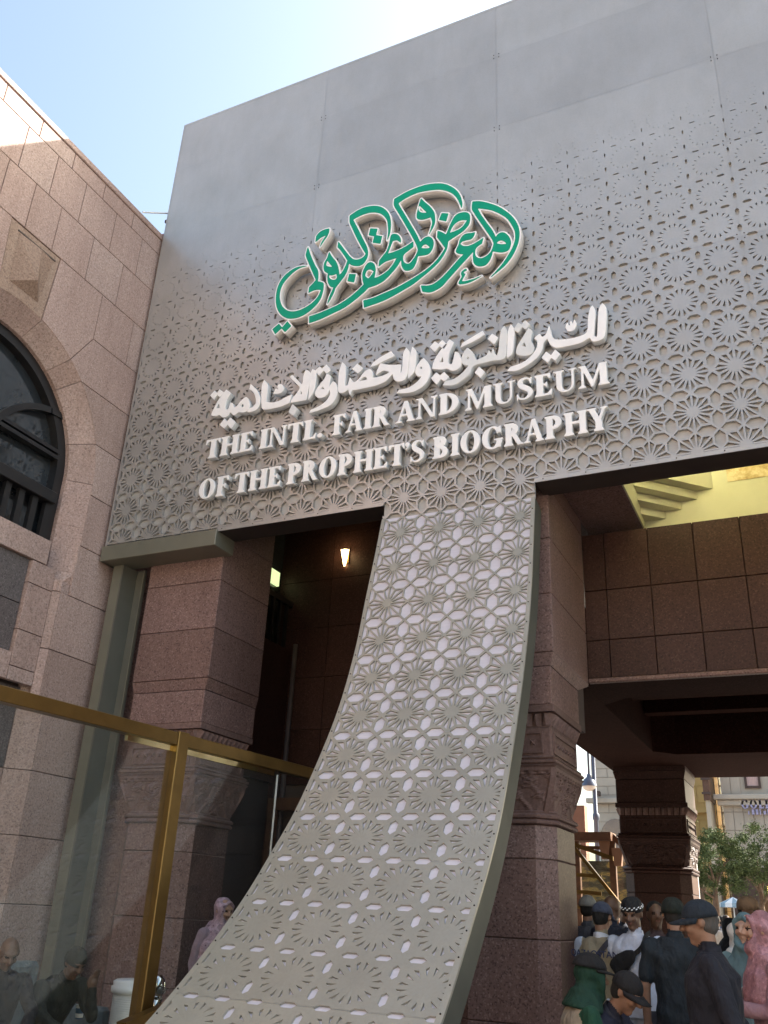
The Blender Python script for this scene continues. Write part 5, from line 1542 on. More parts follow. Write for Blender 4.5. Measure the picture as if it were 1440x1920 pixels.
    B.limb([hp(0, -0.084, 0.026), hp(0, -0.112, -0.020)], [0.010*k, 0.0155*k], 'skin')
    for sg in (-1, 1):
        B.limb([hp(0.012*sg, -0.100, -0.026), hp(0.013*sg, -0.092, -0.026)], [0.009*k, 0.009*k], 'skin')
        B.limb([hp(0.014*sg, -0.088, 0.034), hp(0.048*sg, -0.070, 0.034)], [0.011*k, 0.009*k], 'skin')
        B.ball(hp(0.032*sg, -0.0785, 0.012), 0.0085*k, 'eye')
        B.ball(hp(0.036*sg, -0.066, -0.022), 0.024*k, 'skin')
        B.ball(hp(0.076*sg, 0.012, 0.0), (0.010*k, 0.020*k, 0.032*k), 'skin', Rm)
    B.limb([hp(-0.022, -0.070, -0.058), hp(0, -0.078, -0.056), hp(0.022, -0.070, -0.058)], [0.006*k, 0.009*k, 0.006*k], 'skin')
    for sg in (-1, 0, 1): B.sam.append((tuple(hp(0.012*sg, -0.083, -0.057)), 0.007*k, 'lip'))
    mats = {'top': cloth(top), 'bottom': cloth(bottom), 'skin': skin_mat(skin), 'shoe': cloth((0.03, 0.028, 0.027)), 'eye': M['eye'], 'lip': M['lip']}
    if sleeve_col: mats['sleeve'] = cloth(sleeve_col)
    B.build('body', mats, t, 0.0135 if low else 0.0092, 6 if low else 4, 0.0035)
    if headwear != 'hijab':
        cb_ = Blob.__new__(Blob); V, F = [], []
        seg = 24
        for zz_, rr_ in ((-0.035, 0.078), (0.0, 0.070), (0.028, 0.066), (0.028, 0.061), (-0.03, 0.060)):
            for q in range(seg):
                b = 2*math.pi*q/seg
                V.append(nb + spine*(zz_ - 0.022*math.sin(b))*k + rt*rr_*k*math.cos(b) + sf*(rr_*1.05*k*math.sin(b) + 0.006))
        F = [(i*seg+q, i*seg+(q+1) % seg, (i+1)*seg+(q+1) % seg, (i+1)*seg+q) for i in range(4) for q in range(seg)]
        link('collar', mesh('collar', V, F), cloth(collar or top), t, True)
    def dome(rx, ry, rz, zc, yc, z_lo, nm, mt, seg=28, rings=12, flat=0.0, lip=0.0):
        """open cap shell around the head"""
        V, F = [], []
        for i in range(rings+1):
            a = math.pi/2*i/rings
            for q in range(seg):
                b = 2*math.pi*q/seg
                V.append(hp(rx*math.sin(a)**(1-flat)*math.cos(b), yc + ry*math.sin(a)**(1-flat)*math.sin(b), zc + rz*math.cos(a) - (z_lo if i == rings else 0)))
        for i in range(rings):
            for q in range(seg):
                q2 = (q+1) % seg
                F.append((i*seg+q, (i+1)*seg+q, (i+1)*seg+q2, i*seg+q2))
        me = mesh(nm, V, F)
        bm = bmesh.new(); bm.from_mesh(me); bmesh.ops.remove_doubles(bm, verts=bm.verts, dist=1e-5); bmesh.ops.recalc_face_normals(bm, faces=bm.faces)
        bmesh.ops.solidify(bm, geom=bm.faces[:], thickness=0.004); bm.to_mesh(me); bm.free()
        return link(nm, me, mt, t, True)
    if hairstyle == 'short' and headwear not in ('hijab',):
        Hb = Blob(); Hb.ball(hp(0, 0.026, 0.036), (0.081*k, 0.094*k, 0.088*k), 'h', Rm); Hb.ball(hp(0, 0.045, -0.012), (0.072*k, 0.066*k, 0.07*k), 'h', Rm)
        Hb.build('hair', {'h': cloth(hair)}, t, 0.012, 4)
    if beard:
        Hb = Blob(); Hb.ball(hp(0, -0.045, -0.085), (0.05*k, 0.045*k, 0.04*k), 'h', Rm); Hb.build('beard', {'h': cloth(hair)}, t, 0.012, 4)
    if headwear == 'cap':
        dome(0.089, 0.106, 0.098, 0.035, 0.012, 0.012, 'cap', cloth(hw_col))
        V, F = [], []
        n = 14
        for i in range(n+1):
            a = math.pi*(i/n); ca, sa = math.cos(a), math.sin(a)
            V.append(hp(0.086*ca, 0.0-0.085*sa, 0.034 - 0.006*abs(ca))); V.append(hp(0.080*ca, -0.02-0.155*sa, 0.020 - 0.022*abs(ca)))
        F = [(2*i, 2*i+1, 2*i+3, 2*i+2) for i in range(n)]
        me = mesh('visor', V, F); bm = bmesh.new(); bm.from_mesh(me); bmesh.ops.solidify(bm, geom=bm.faces[:], thickness=0.005); bm.to_mesh(me); bm.free()
        link('visor', me, cloth(hw_col), t, True)
    elif headwear == 'skullcap':
        cp = dome(0.087, 0.106, 0.085, 0.045, 0.012, 0.02, 'skullcap', cloth(hw_col), flat=0.45)
        zz = MB()
        for q in range(30):
            b = 2*math.pi*q/30
            p0 = hp(0.0895*math.cos(b), 0.012+0.1085*math.sin(b), 0.052 + (0.012 if q % 2 else 0)); p1 = hp(0.0895*math.cos(b+0.15), 0.012+0.1085*math.sin(b+0.15), 0.056 + (0.012 if q % 2 else 0))
            zz.tube([p0, p1], 0.0045, 5)
        ob = zz.build('cap_embroidery', M['letter_white'], t); ob['kind'] = 'stuff'
    elif headwear == 'knitcap':
        dome(0.088, 0.108, 0.098, 0.026, 0.014, 0.02, 'knit_cap', cloth(hw_col), flat=0.2)
    elif headwear == 'sunhat':
        dome(0.090, 0.110, 0.10, 0.04, 0.01, 0.03, 'bucket_hat', cloth(hw_col), flat=0.25)
    elif headwear == 'hijab':
        Hb = Blob()
        Hb.ball(hp(0, 0.028, 0.022), (0.092*k, 0.100*k, 0.104*k), 'h', Rm)
        Hb.ball(hp(0, 0.020, -0.06), (0.086*k, 0.090*k, 0.085*k), 'h', Rm)
        Hb.limb([hp(-0.062, -0.052, -0.035), hp(-0.035, -0.075, -0.105), hp(0, -0.078, -0.128), hp(0.035, -0.075, -0.105), hp(0.062, -0.052, -0.035)], [0.020*k, 0.022*k, 0.026*k, 0.022*k, 0.020*k], 'h')
        Hb.limb([hp(-0.064, -0.050, -0.03), hp(-0.058, -0.058, 0.055), hp(0, -0.068, 0.092), hp(0.058, -0.058, 0.055), hp(0.064, -0.050, -0.03)], [0.018*k]*5, 'h')
        nb2 = hip + spine*(0.50 if not short else 0.515)*k
        Hb.loft([(nb2+spine*0.10*k, 0.09*k, 0.095*k, rt, sf), (nb2+spine*0.03*k, 0.15*k, 0.12*k, rt, sf), (nb2-spine*(0.06 if not short else 0.012)*k, (0.215 if not short else 0.178)*k, (0.150 if not short else 0.128)*k, rt, sf)] + ([] if short else [(nb2-spine*0.18*k, 0.238*k, 0.168*k, rt, sf), (nb2-spine*(0.30)*k, 0.242*k, 0.172*k, rt, sf)]), 'h')
        Hb.build('headscarf', {'h': hw_mat or cloth(hw_col)}, t, 0.012, 4, 0.005)
    NPERS.append((t, hp, hip, spine, rt, fw, k))
    return dict(t=t, hp=hp, hip=hip, spine=spine, sf=sf, rt=rt, fw=fw, up=up, k=k)
def at(px, py, Y):
    p = onY(px, py, Y); return (p.x, p.y), p.z - GZ
def stand(px, py, Y, face, label, **kw):
    """head-top pixel on the plane at depth Y; height follows"""
    pos, H = at(px, py, Y)
    return person(pos, max(1.45, min(1.85, H-kw.pop('hat', 0.0))), R(face), label, **kw)

vest = stand(1124, 1692, 8.15, 165, 'person seen from behind in a beige vest with blue back print and grey-blue cap', top=(0.42, 0.36, 0.25), sleeve_col=(0.42, 0.50, 0.66), bottom=(0.05, 0.05, 0.06), headwear='cap', hw_col=(0.075, 0.09, 0.14), skin=SKIN1, arms='front', fat=1.05, head_tilt=R(12), collar=(0.6, 0.62, 0.68))
whites = stand(1187, 1684, 8.05, -8, 'person facing the camera in a white shirt and black embroidered round cap', top=(0.55, 0.60, 0.72), bottom=(0.05, 0.05, 0.07), headwear='skullcap', hw_col=(0.015, 0.015, 0.018), skin=SKIN2, arms='down', head_tilt=R(14), sleeve='long', collar=(0.72, 0.76, 0.85))
tee = stand(1260, 1684, 7.5, 190, 'person seen from behind in a dark teal short-sleeved shirt and dark cap', top=(0.012, 0.022, 0.032), bottom=(0.014, 0.016, 0.024), headwear='knitcap', hw_col=(0.012, 0.02, 0.014), skin=SKIN1, sleeve='short', arms='down')
blue = stand(1322, 1690, 5.75, -84, 'person in profile wearing a navy jacket and blue cap, hands clasped behind the back', top=(0.012, 0.014, 0.026), bottom=(0.015, 0.015, 0.02), headwear='cap', hw_col=(0.014, 0.026, 0.042), skin=SKIN1, arms='back', fat=1.25, head_tilt=R(10), hair=(0.12, 0.11, 0.10))
stand(1100, 1681, 9.9, 175, 'person in a light grey cap half hidden behind the granite column', top=(0.10, 0.11, 0.14), headwear='cap', hw_col=(0.38, 0.38, 0.36), low=True)
stand(1143, 1678, 9.6, 150, 'bald person standing between the vest wearer and the white shirt wearer', top=(0.03, 0.035, 0.06), hairstyle='bald', skin=SKIN2, low=True)
stand(1226, 1690, 9.0, 20, 'person peering out between the white shirt and the dark shirt', top=(0.10, 0.06, 0.06), skin=SKIN2, low=True)
pink = stand(1428, 1712, 6.7, -70, 'person in a long pink headscarf at the right edge of the picture', top=(0.45, 0.26, 0.29), bottom=(0.30, 0.18, 0.2), headwear='hijab', hw_mat=pattern_cloth((0.36, 0.19, 0.21), (0.27, 0.13, 0.15), 40.0), skin=SKIN3, robe=True, arms='front')
teal = stand(1398, 1713, 7.5, -18, 'person in a pale teal headscarf and top looking towards the camera', top=(0.22, 0.36, 0.38), bottom=(0.10, 0.12, 0.14), headwear='hijab', hw_col=(0.14, 0.25, 0.28), skin=SKIN3, robe=True)
stand(1381, 1728, 8.3, 170, 'person in a white headscarf seen from behind beside the navy jacket', top=(0.55, 0.55, 0.52), bottom=(0.4, 0.4, 0.38), headwear='hijab', hw_col=(0.66, 0.66, 0.62), robe=True, low=True)
stand(1396, 1684, 10.4, 60, 'person in a tan bucket hat and beige shirt behind the headscarves', top=(0.42, 0.31, 0.22), headwear='sunhat', hw_col=(0.36, 0.24, 0.15), skin=SKIN2, low=True)
stand(1366, 1722, 11.5, 190, 'person in a black headscarf and robe in the middle distance', top=(0.012, 0.012, 0.014), bottom=(0.012, 0.012, 0.014), headwear='hijab', hw_col=(0.012, 0.012, 0.014), robe=True, low=True)
# seated figures in front of the column
def seat(px, py, Y, face, label, top_z_pix, **kw):
    p = onY(px, py, Y)
    return p
def stool(x, y, h, label, col=(0.12, 0.12, 0.13)):
    t = empty('stool', (x, y, GZ)); tag(t, label, 'stool')
    m_ = plain('stool_paint', col, 0.5)
    MB().lathe([(0.0, h-0.04+GZ), (0.18, h-0.04+GZ), (0.19, h-0.02+GZ), (0.18, h+GZ), (0.0, h+GZ)], (x, y, 0), 20).build('seat', m_, t)
    for a in range(4):
        an = math.pi/4 + a*math.pi/2
        MB().tube([(x+0.13*math.cos(an), y+0.13*math.sin(an), GZ+h-0.04), (x+0.18*math.cos(an), y+0.18*math.sin(an), GZ)], 0.014, 6).build('leg', m_, t)
p = onY(1172, 1920, 6.7)
bent = person((p.x-0.36, p.y+0.02), 1.70, R(75), 'seated person bending forward in a dark cap and navy jacket beside the column', top=(0.03, 0.032, 0.06), bottom=(0.03, 0.03, 0.035), headwear='cap', hw_col=(0.012, 0.012, 0.014), skin=SKIN1, seated=True, lean=R(34), head_tilt=R(28), arms='knee', seat_h=0.40, collar=(0.05, 0.05, 0.07))
stool(p.x-0.36, p.y+0.02, 0.40, 'round stool under the bending person')
p = onY(1076, 1920, 6.5)
grn = person((p.x-0.02, p.y), 1.66, R(120), 'seated person in a green headscarf under a black cap with a beige vest', top=(0.42, 0.36, 0.27), sleeve_col=(0.012, 0.09, 0.05), bottom=(0.02, 0.05, 0.04), headwear='hijab', hw_col=(0.008, 0.055, 0.032), skin=SKIN3, seated=True, lean=R(10), head_tilt=R(8), short=True, arms='front', seat_h=0.38)
stool(p.x-0.02, p.y, 0.38, 'tall stool under the person in the green headscarf')
hp = grn['hp']
def cap_on(P, col):
    hp, k, t = P['hp'], P['k'], P['t']
    V, F = [], []; seg, rings = 24, 8
    for i in range(rings+1):
        a = math.pi/2*i/rings
        for q in range(seg):
            b = 2*math.pi*q/seg
            V.append(hp(0.104*math.sin(a)*math.cos(b), 0.02+0.118*math.sin(a)*math.sin(b), 0.055+0.095*math.cos(a)))
    F = [(i*seg+q, (i+1)*seg+q, (i+1)*seg+(q+1) % seg, i*seg+(q+1) % seg) for i in range(rings) for q in range(seg)]
    n = len(V)
    for i in range(13):
        a = math.pi*i/12
        V.append(hp(0.10*math.cos(a), 0.01-0.10*math.sin(a), 0.052)); V.append(hp(0.088*math.cos(a), -0.01-0.175*math.sin(a), 0.035))
    F += [(n+2*i, n+2*i+1, n+2*i+3, n+2*i+2) for i in range(12)]
    me = mesh('cap', V, F); bm = bmesh.new(); bm.from_mesh(me); bmesh.ops.remove_doubles(bm, verts=bm.verts, dist=1e-5); bmesh.ops.solidify(bm, geom=bm.faces[:], thickness=0.005); bm.to_mesh(me); bm.free()
    link('cap', me, cloth(col), t, True)
cap_on(grn, (0.012, 0.012, 0.014))
# behind the glass, left
lil = stand(418, 1682, 7.3, 70, 'person in a lilac patterned headscarf behind the glass beside the ribbon', top=(0.42, 0.32, 0.40), bottom=(0.30, 0.24, 0.30), headwear='hijab', hw_mat=pattern_cloth((0.42, 0.31, 0.38), (0.16, 0.09, 0.14)), skin=SKIN3, robe=True, head_tilt=R(12), group='visitors behind the glass fence')
p = onX(2, 1800, -6.1)
b1 = person((p.x-0.02, p.y), 1.68, R(60), 'bald person in a dark jacket seated behind the glass at the left edge', top=(0.02, 0.018, 0.022), bottom=(0.06, 0.06, 0.07), hairstyle='bald', skin=SKIN2, seated=True, lean=R(18), head_tilt=R(25), arms='knee', group='visitors behind the glass fence', seat_h=0.31)
p2 = onX(118, 1800, -6.1)
b2 = person((p2.x-0.05, p2.y-0.1), 1.66, R(75), 'person in a dark olive hooded jacket seated hunched behind the glass', top=(0.035, 0.036, 0.024), bottom=(0.03, 0.03, 0.03), headwear='knitcap', hw_col=(0.03, 0.032, 0.02), skin=SKIN2, seated=True, lean=R(32), head_tilt=R(25), arms=('knee', 'chin'), group='visitors behind the glass fence', seat_h=0.31)
so = empty('grey_sofa', (-6.3, 6.1, GZ)); tag(so, 'low grey sofa behind the glass fence on the left', 'sofa')
gs = cloth((0.20, 0.24, 0.25))
ya, yb = p.y-0.6, p2.y+0.45
MB().box(-6.75, -5.95, ya, yb, GZ+0.06, GZ+0.31).build('seat', gs, so, bevel=0.03); MB().box(-6.95, -6.751, ya, yb, GZ+0.1, GZ+0.92).build('backrest', gs, so, bevel=0.04)
MB().box(-6.75, -5.98, ya-0.14, ya-0.001, GZ+0.1, GZ+0.6).build('armrest', gs, so, bevel=0.03); MB().box(-6.75, -5.98, yb+0.001, yb+0.14, GZ+0.1, GZ+0.6).build('armrest', gs, so, bevel=0.03)
cp = onX(150, 1895, -5.9)
cu_ = empty('paper_cup', (cp.x, cp.y, cp.z)); tag(cu_, 'blue and white paper cup held by the olive-jacketed person', 'cup')
MB().lathe([(0.0, -0.06), (0.028, -0.06), (0.037, 0.02)], tuple(cp), 16).build('cup_body', cloth((0.05, 0.16, 0.32)), cu_, True); MB().lathe([(0.037, 0.02), (0.040, 0.045), (0.038, 0.045), (0.03, -0.05)], tuple(cp), 16).build('cup_rim', M['letter_white'], cu_, True)
# things worn across the body
def strap(P, pts, wid, col, nm, parent, th=0.006):
    """flat strap following points given as (right, forward, along-spine)"""
    q = catmull([tuple(P['hip'] + P['rt']*a + P['sf']*b + P['spine']*c) for a, b, c in pts], 6)
    V, F = [], []
    n = len(q)
    for i in range(n):
        t_ = Vector(q[min(i+1, n-1)]) - Vector(q[max(i-1, 0)]); t_.normalize()
        c = Vector(q[i]); out = (c - (P['hip'] + P['spine']*(c-P['hip']).dot(P['spine']))).normalized()
        s_ = t_.cross(out).normalized()*wid/2
        V += [c-s_, c+s_, c+s_+out*th, c-s_+out*th]
    for i in range(n-1):
        for j in range(4): F.append((i*4+j, i*4+(j+1) % 4, (i+1)*4+(j+1) % 4, (i+1)*4+j))
    me = mesh(nm, V, F); bm = bmesh.new(); bm.from_mesh(me); bmesh.ops.recalc_face_normals(bm, faces=bm.faces); bm.to_mesh(me); bm.free()
    return link(nm, me, cloth(col), parent)
P = whites
bagt = empty('crossbody_bag', tuple(P['hip'])); tag(bagt, 'black bag slung across the chest of the white shirt', 'bag')
strap(P, [(-0.11, -0.02, 0.55), (-0.115, 0.10, 0.52), (-0.10, 0.148, 0.45), (-0.05, 0.160, 0.40), (0.0, 0.165, 0.37)], 0.035, (0.012, 0.012, 0.014), 'strap', bagt)
bb = Blob(); c0 = P['hip'] + P['sf']*0.165 + P['spine']*0.335 + P['rt']*0.05
ax = (P['rt']*0.80 - P['spine']*0.60).normalized()
bx_ = ax.cross(P['sf']).normalized()
bb.loft([(c0 - ax*0.115, 0.02, 0.016, bx_, P['sf']), (c0 - ax*0.07, 0.052, 0.026, bx_, P['sf']), (c0 + ax*0.02, 0.072, 0.032, bx_, P['sf']), (c0 + ax*0.085, 0.066, 0.028, bx_, P['sf']), (c0 + ax*0.115, 0.045, 0.018, bx_, P['sf'])], 'b')
bb.build('pouch', {'b': cloth((0.010, 0.010, 0.012))}, bagt, 0.009, 3)
P = vest
strap(P, [(0.12, 0.03, 0.53), (0.10, -0.105, 0.47), (0.02, -0.14, 0.36), (-0.06, -0.142, 0.22)], 0.04, (0.06, 0.06, 0.08), 'shoulder_strap', P['t'])
# print on the back of the vest: small blue capitals
def back_print(P, txt, up_off, size, col):
    fc = bpy.data.curves.new('back_print', 'FONT'); fc.body = txt; fc.size = size; fc.align_x = 'CENTER'; fc.extrude = 0.002
    ob = bpy.data.objects.new('back_print', fc); COL.objects.link(ob)
    dg = bpy.context.evaluated_depsgraph_get(); me = bpy.data.meshes.new_from_object(ob.evaluated_get(dg)); bpy.data.objects.remove(ob)
    c = P['hip'] - P['sf']*0.150 + P['spine']*up_off
    r_ = P['rt']                       # seen from behind, the person's right is on the viewer's right
    for v in me.vertices:
        x_, y_, z_ = v.co
        bend = -0.10*x_*x_*6
        v.co = c + r_*x_ + P['spine']*y_ - P['sf']*(z_ + 0.004 + bend)
    me.materials.clear()
    return link('back_print', me, cloth(col), P['t'])
back_print(vest, 'QAZAQSTAN', 0.37, 0.07, (0.04, 0.06, 0.16))
P = pink
sc_ = strap(P, [(0.20, 0.06, 0.30), (0.14, 0.16, 0.22), (0.04, 0.20, 0.08), (-0.04, 0.21, -0.06)], 0.10, (0.62, 0.62, 0.62), 'scarf_band', P['t'])
P = grn
strap(P, [(-0.06, 0.16, 0.42), (-0.05, 0.175, 0.34), (-0.02, 0.185, 0.22), (0.0, 0.19, 0.12)], 0.07, (0.45, 0.02, 0.02), 'red_sash', P['t'])
strap(P, [(-0.11, 0.15, 0.42), (-0.10, 0.165, 0.34), (-0.07, 0.176, 0.22)], 0.03, (0.75, 0.74, 0.7), 'white_sash_edge', P['t'])

# small far-off visitors on the pavement beyond the portico
rr = random.Random(3)
far = [(1342, 1716, 24, (0.03, 0.03, 0.04), 'in black'), (1352, 1712, 27, (0.12, 0.16, 0.26), 'in blue'), (1360, 1716, 22, (0.5, 0.5, 0.48), 'in white'), (1409, 1712, 21, (0.05, 0.05, 0.06), 'in a dark coat'), (1422, 1710, 25, (0.6, 0.58, 0.55), 'in pale clothes'), (1433, 1711, 23, (0.25, 0.12, 0.10), 'in rust red'), (1414, 1706, 30, (0.16, 0.2, 0.24), 'in slate grey'), (1166, 1700, 17, (0.02, 0.03, 0.06), 'in navy')]
for i, (px, py, Y, c, d) in enumerate(far):
    stand(px, py, Y, rr.choice([0, 180, 40, -60]), 'distant visitor %s on the pavement beyond the portico' % d, top=c, bottom=(0.05, 0.05, 0.06), skin=SKIN2, low=True, group='distant visitors')

# ================================================================ background beyond the portico
def b_face(parent, name, x0, x1, y, z0, z1, m_, th=0.3): return MB().box(x0, x1, y, y+th, z0, z1).build(name, m_, parent)
M['ashlar'] = plain('pale_ashlar', (0.44, 0.385, 0.315), 0.8, 0, 0.10, 0.8, 0.1, 20)
M['ashlar2'] = plain('sand_ashlar', (0.52, 0.44, 0.33), 0.8, 0, 0.10, 0.8, 0.1, 20)
M['ochre'] = plain('ochre_render', (0.52, 0.36, 0.14), 0.8, 0, 0.10, 0.8)
M['pane_far'] = plain('far_window', (0.10, 0.09, 0.10), 0.08, 0, 0.3, 1.0, spec=0.8)
M['frame_far'] = plain('far_window_frame', (0.07, 0.04, 0.03), 0.5)
def ashlar(parent, x0, x1, y, z0, z1, m_, bw=0.9, bh=0.62, skip=()):
    """facade cladding slabs with recessed joints"""
    MB().box(x0, x1, y+0.05, y+6, z0, z1).build('wall_core', M['joint'] if False else m_, parent)
    r_ = 0; z = z0
    while z < z1-0.02:
        zt = min(z+bh, z1); x = x0 - (bw/2 if r_ % 2 and bw > 0.5 else 0)
        while x < x1-0.02:
            a, b = max(x, x0), min(x+bw, x1)
            if b-a > 0.05 and not any(a < s[1] and b > s[0] and z < s[3] and zt > s[2] for s in skip):
                MB().box(a+0.012, b-0.012, y, y+0.06, z+0.012, zt-0.012).build('stone_slab', m_, parent)
            x += bw
        z = zt; r_ += 1
# hotel on the right, with raised name over a cornice
hy = 45.0
ht = empty('hotel_building', (0, hy, GZ)); tag(ht, 'pale stone hotel with cornice, raised name letters and a square window, seen past the tree', 'hotel')
wx0, wx1 = onY(1394, 1450, hy).x, onY(1424, 1450, hy).x
wz0, wz1 = onY(1410, 1478, hy).z, onY(1410, 1436, hy).z+0.5
hx0 = onY(1350, 1460, hy).x
ashlar(ht, hx0, 3.0, hy, 4.2, 9.6, M['ashlar'], 0.42, 0.78, [(wx0-0.02, wx1+0.02, wz0-0.02, wz1+0.02)])
MB().box(hx0, 6, hy-0.05, hy+6, GZ, 4.2).build('ground_floor', M['frame_far'], ht)
zc = onY(1400, 1496, hy).z
MB().box(hx0-0.35, 6, hy-0.40, hy-0.002, zc-0.10, zc+0.12).box(hx0-0.20, 6, hy-0.25, hy-0.003, zc-0.35, zc-0.11).build('cornice', M['ashlar'], ht, bevel=0.03)
wn_ = MB().box(wx0, wx0+0.1, hy-0.06, hy+0.04, wz0, wz1).box(wx1-0.1, wx1, hy-0.06, hy+0.04, wz0, wz1).box(wx0, wx1, hy-0.055, hy+0.039, wz0, wz0+0.1).box(wx0, wx1, hy-0.055, hy+0.039, wz0+0.62, wz0+0.74).box(wx0+0.1, wx1-0.1, hy-0.05, hy+0.038, wz0+1.35, wz0+1.45).build('window', M['frame_far'], ht)
xm = (wx0+wx1)/2
pk = plain('blind_pink', (0.52, 0.36, 0.33), 0.6)
for a, b, c, d in ((wx0+0.1, xm-0.03, wz0+0.74, wz0+1.35), (xm+0.03, wx1-0.1, wz0+0.74, wz0+1.35), (wx0+0.1, wx1-0.1, wz0+0.1, wz0+0.62), (wx0+0.1, wx1-0.1, wz0+1.45, wz1)):
    MB().box(a, b, hy+0.0, hy+0.02, c, d).build('pane', pk if d < wz1 else M['pane_far'], wn_)
def far_text(txt, px, py, y, size, parent, m_, nm='sign_letter'):
    x = onY(px, py, y).x; z = onY(px, py, y).z
    for ch in txt:
        if ch in GL:
            w, loops = glyph(ch)
            L = [[(x+u*size, z+v*size) for u, v in l] for l in loops]
            solid(nm, L, y-0.25, 0.12, (m_, m_), parent); x += w*size*1.12
        else: x += size*0.4
M['purple_sign'] = plain('sign_lavender', (0.36, 0.34, 0.50), 0.5)
GL['C'] = (0.86, lambda: D_(ring(0.47, 0.43), s_pol([(0.55, 0.5), (1.3, 1.0), (1.3, 0.0)])))
far_text('GOLDEN', 1391, 1517, hy, 0.36, ht, M['purple_sign'])
q = onY(1404, 1528, hy)
for k in range(11):          # second line, illegible in the picture: small raised marks
    MB().box(q.x+k*0.16, q.x+k*0.16+(0.10 if k % 3 else 0.05), hy-0.2, hy-0.12, q.z, q.z+(0.22 if k % 4 else 0.15)).build('sign_mark', M['purple_sign'], ht)
sb = plain('shop_yellow', (0.70, 0.48, 0.10), 0.5, emit=((1.0, 0.75, 0.2), 0.5))
for i, (a, b) in enumerate(((1425, 1436), (1438, 1452))):
    q0, q1 = onY(a, 1660, hy-0.2), onY(b, 1730, hy-0.2)
    MB().box(q0.x, q1.x, hy-0.2, hy-0.06, max(GZ+0.3, q1.z), q0.z).build('lit_shopfront', sb, ht)
# narrow ochre building, timber bay and glazed tower between the far column and the hotel
oy = 48.0
ob_ = empty('ochre_building', (-6.5, oy, GZ)); tag(ob_, 'narrow ochre rendered building just right of the far column', 'building')
ox0, ox1 = onY(1282, 1460, oy).x, onY(1319, 1460, oy).x
ashlar(ob_, ox0, ox1, oy, GZ, 12.5, M['ochre'], 1.1, 0.8)
zc2 = onY(1310, 1520, oy).z
MB().box(ox0, ox1+0.2, oy-0.3, oy-0.002, zc2-0.12, zc2+0.12).build('string_course', M['ochre'], ob_)
ty = 44.0
tb_ = empty('timber_bay_tower', (-5.2, ty, GZ)); tag(tb_, 'slim brown timber oriel bay beside the ochre building', 'building')
tx0, tx1 = onY(1316, 1460, ty).x, onY(1328, 1460, ty).x
MB().box(tx0, tx1, ty, ty+2.0, onY(1320, 1500, ty).z, 12).build('oriel_shaft', M['wood'], tb_)
MB().box(tx0+0.05, tx1-0.05, ty+0.1, ty+2, GZ, onY(1320, 1500, ty).z).build('base_wall', M['ashlar2'], tb_)
for k in range(7):
    z = onY(1320, 1500, ty).z + 0.25 + k*0.62
    MB().box(tx0-0.06, tx1+0.06, ty-0.06, ty-0.002, z, z+0.09).build('timber_band', M['frame_far'], tb_)
gy = 52.0
gt = empty('glazed_tower', (-5.2, gy, GZ)); tag(gt, 'narrow glazed tower reflecting light behind the timber bay', 'building')
gx0, gx1 = onY(1322, 1460, gy).x, onY(1354, 1460, gy).x
MB().box(gx0, gx1, gy+0.1, gy+4, GZ, 13).build('core', M['frame_far'], gt)
gm = plain('tower_glass', (0.45, 0.50, 0.55), 0.08, 0.7, 0.4, 1.5)
nz = 17; nx = 4
for i in range(nx):
    for j in range(nz):
        a = gx0 + (gx1-gx0)*i/nx; b = gx0 + (gx1-gx0)*(i+1)/nx; c = 1.2 + j*0.68
        if i == 2: MB().box(a+0.02, b-0.02, gy-0.12, gy+0.1, c, c+0.66).build('pier_stone', M['ashlar2'], gt)
        else: MB().box(a+0.03, b-0.03, gy, gy+0.04, c, c+0.60).build('pane', gm, gt)
# pale building on the left, behind the lamp
py_ = 46.0
pb = empty('banded_building', (-9, py_, GZ)); tag(pb, 'pale banded stone building with a cornice, left of the far column', 'building')
px0, px1 = onY(1109, 1470, py_).x, onY(1200, 1470, py_).x
ashlar(pb, px0, px1, py_, 2.0, 12.0, M['ashlar'], 1.6, 0.42)
MB().box(px0, px1, py_+0.02, py_+4, GZ, 2.0).build('base_wall', M['ashlar2'], pb)
zc3 = onY(1130, 1503, py_).z
MB().box(px0-0.25, px1, py_-0.35, py_-0.002, zc3-0.1, zc3+0.14).build('cornice', M['ashlar'], pb, bevel=0.03)
MB().box(onY(1122, 1498, py_).x, onY(1130, 1498, py_).x, py_-0.7, py_-0.36, zc3+0.20, zc3+0.42).build('floodlight', M['frame_far'], pb)
apx = onY(1155, 1560, py_)
arw = MB().prism([(apx.x + 0.75*math.cos(R(a)), py_-0.05, apx.z-0.3 + 0.9*math.sin(R(a))) for a in range(0, 181, 15)] + [(apx.x-0.75, py_-0.05, apx.z-1.6), (apx.x+0.75, py_-0.05, apx.z-1.6)], (0, 0.045, 0)).build('arched_window', M['pane_far'], pb)
# street lamp with a hanging dome
ly = 24.0
sl = empty('street_lamp', (onY(1116, 1500, ly).x, ly, GZ)); tag(sl, 'blue-grey street lamp with a dome head left of the far column', 'street lamp')
lx = onY(1116, 1500, ly).x; dk = plain('lamp_paint', (0.10, 0.12, 0.17), 0.4, 0.3)
MB().lathe([(0.16, GZ), (0.15, 0.5), (0.10, 0.6), (0.06, 3.0), (0.06, 4.0), (0.09, 4.05), (0.09, 4.15), (0.05, 4.2), (0.045, 7.0)], (lx, ly, 0), 14).build('pole', dk, sl, True)
hx = onY(1105, 1470, ly); 
MB().tube([(lx, ly, hx.z+0.95), (lx-0.04, ly, hx.z+1.05), (hx.x, ly, hx.z+1.0), (hx.x, ly, hx.z+0.25)], 0.03, 8).build('arm', dk, sl, True)
MB().lathe([(0.0, 0.26), (0.05, 0.25), (0.07, 0.17), (0.15, 0.10), (0.19, -0.02), (0.195, -0.06)], (hx.x, ly, hx.z), 18).build('dome', dk, sl, True)
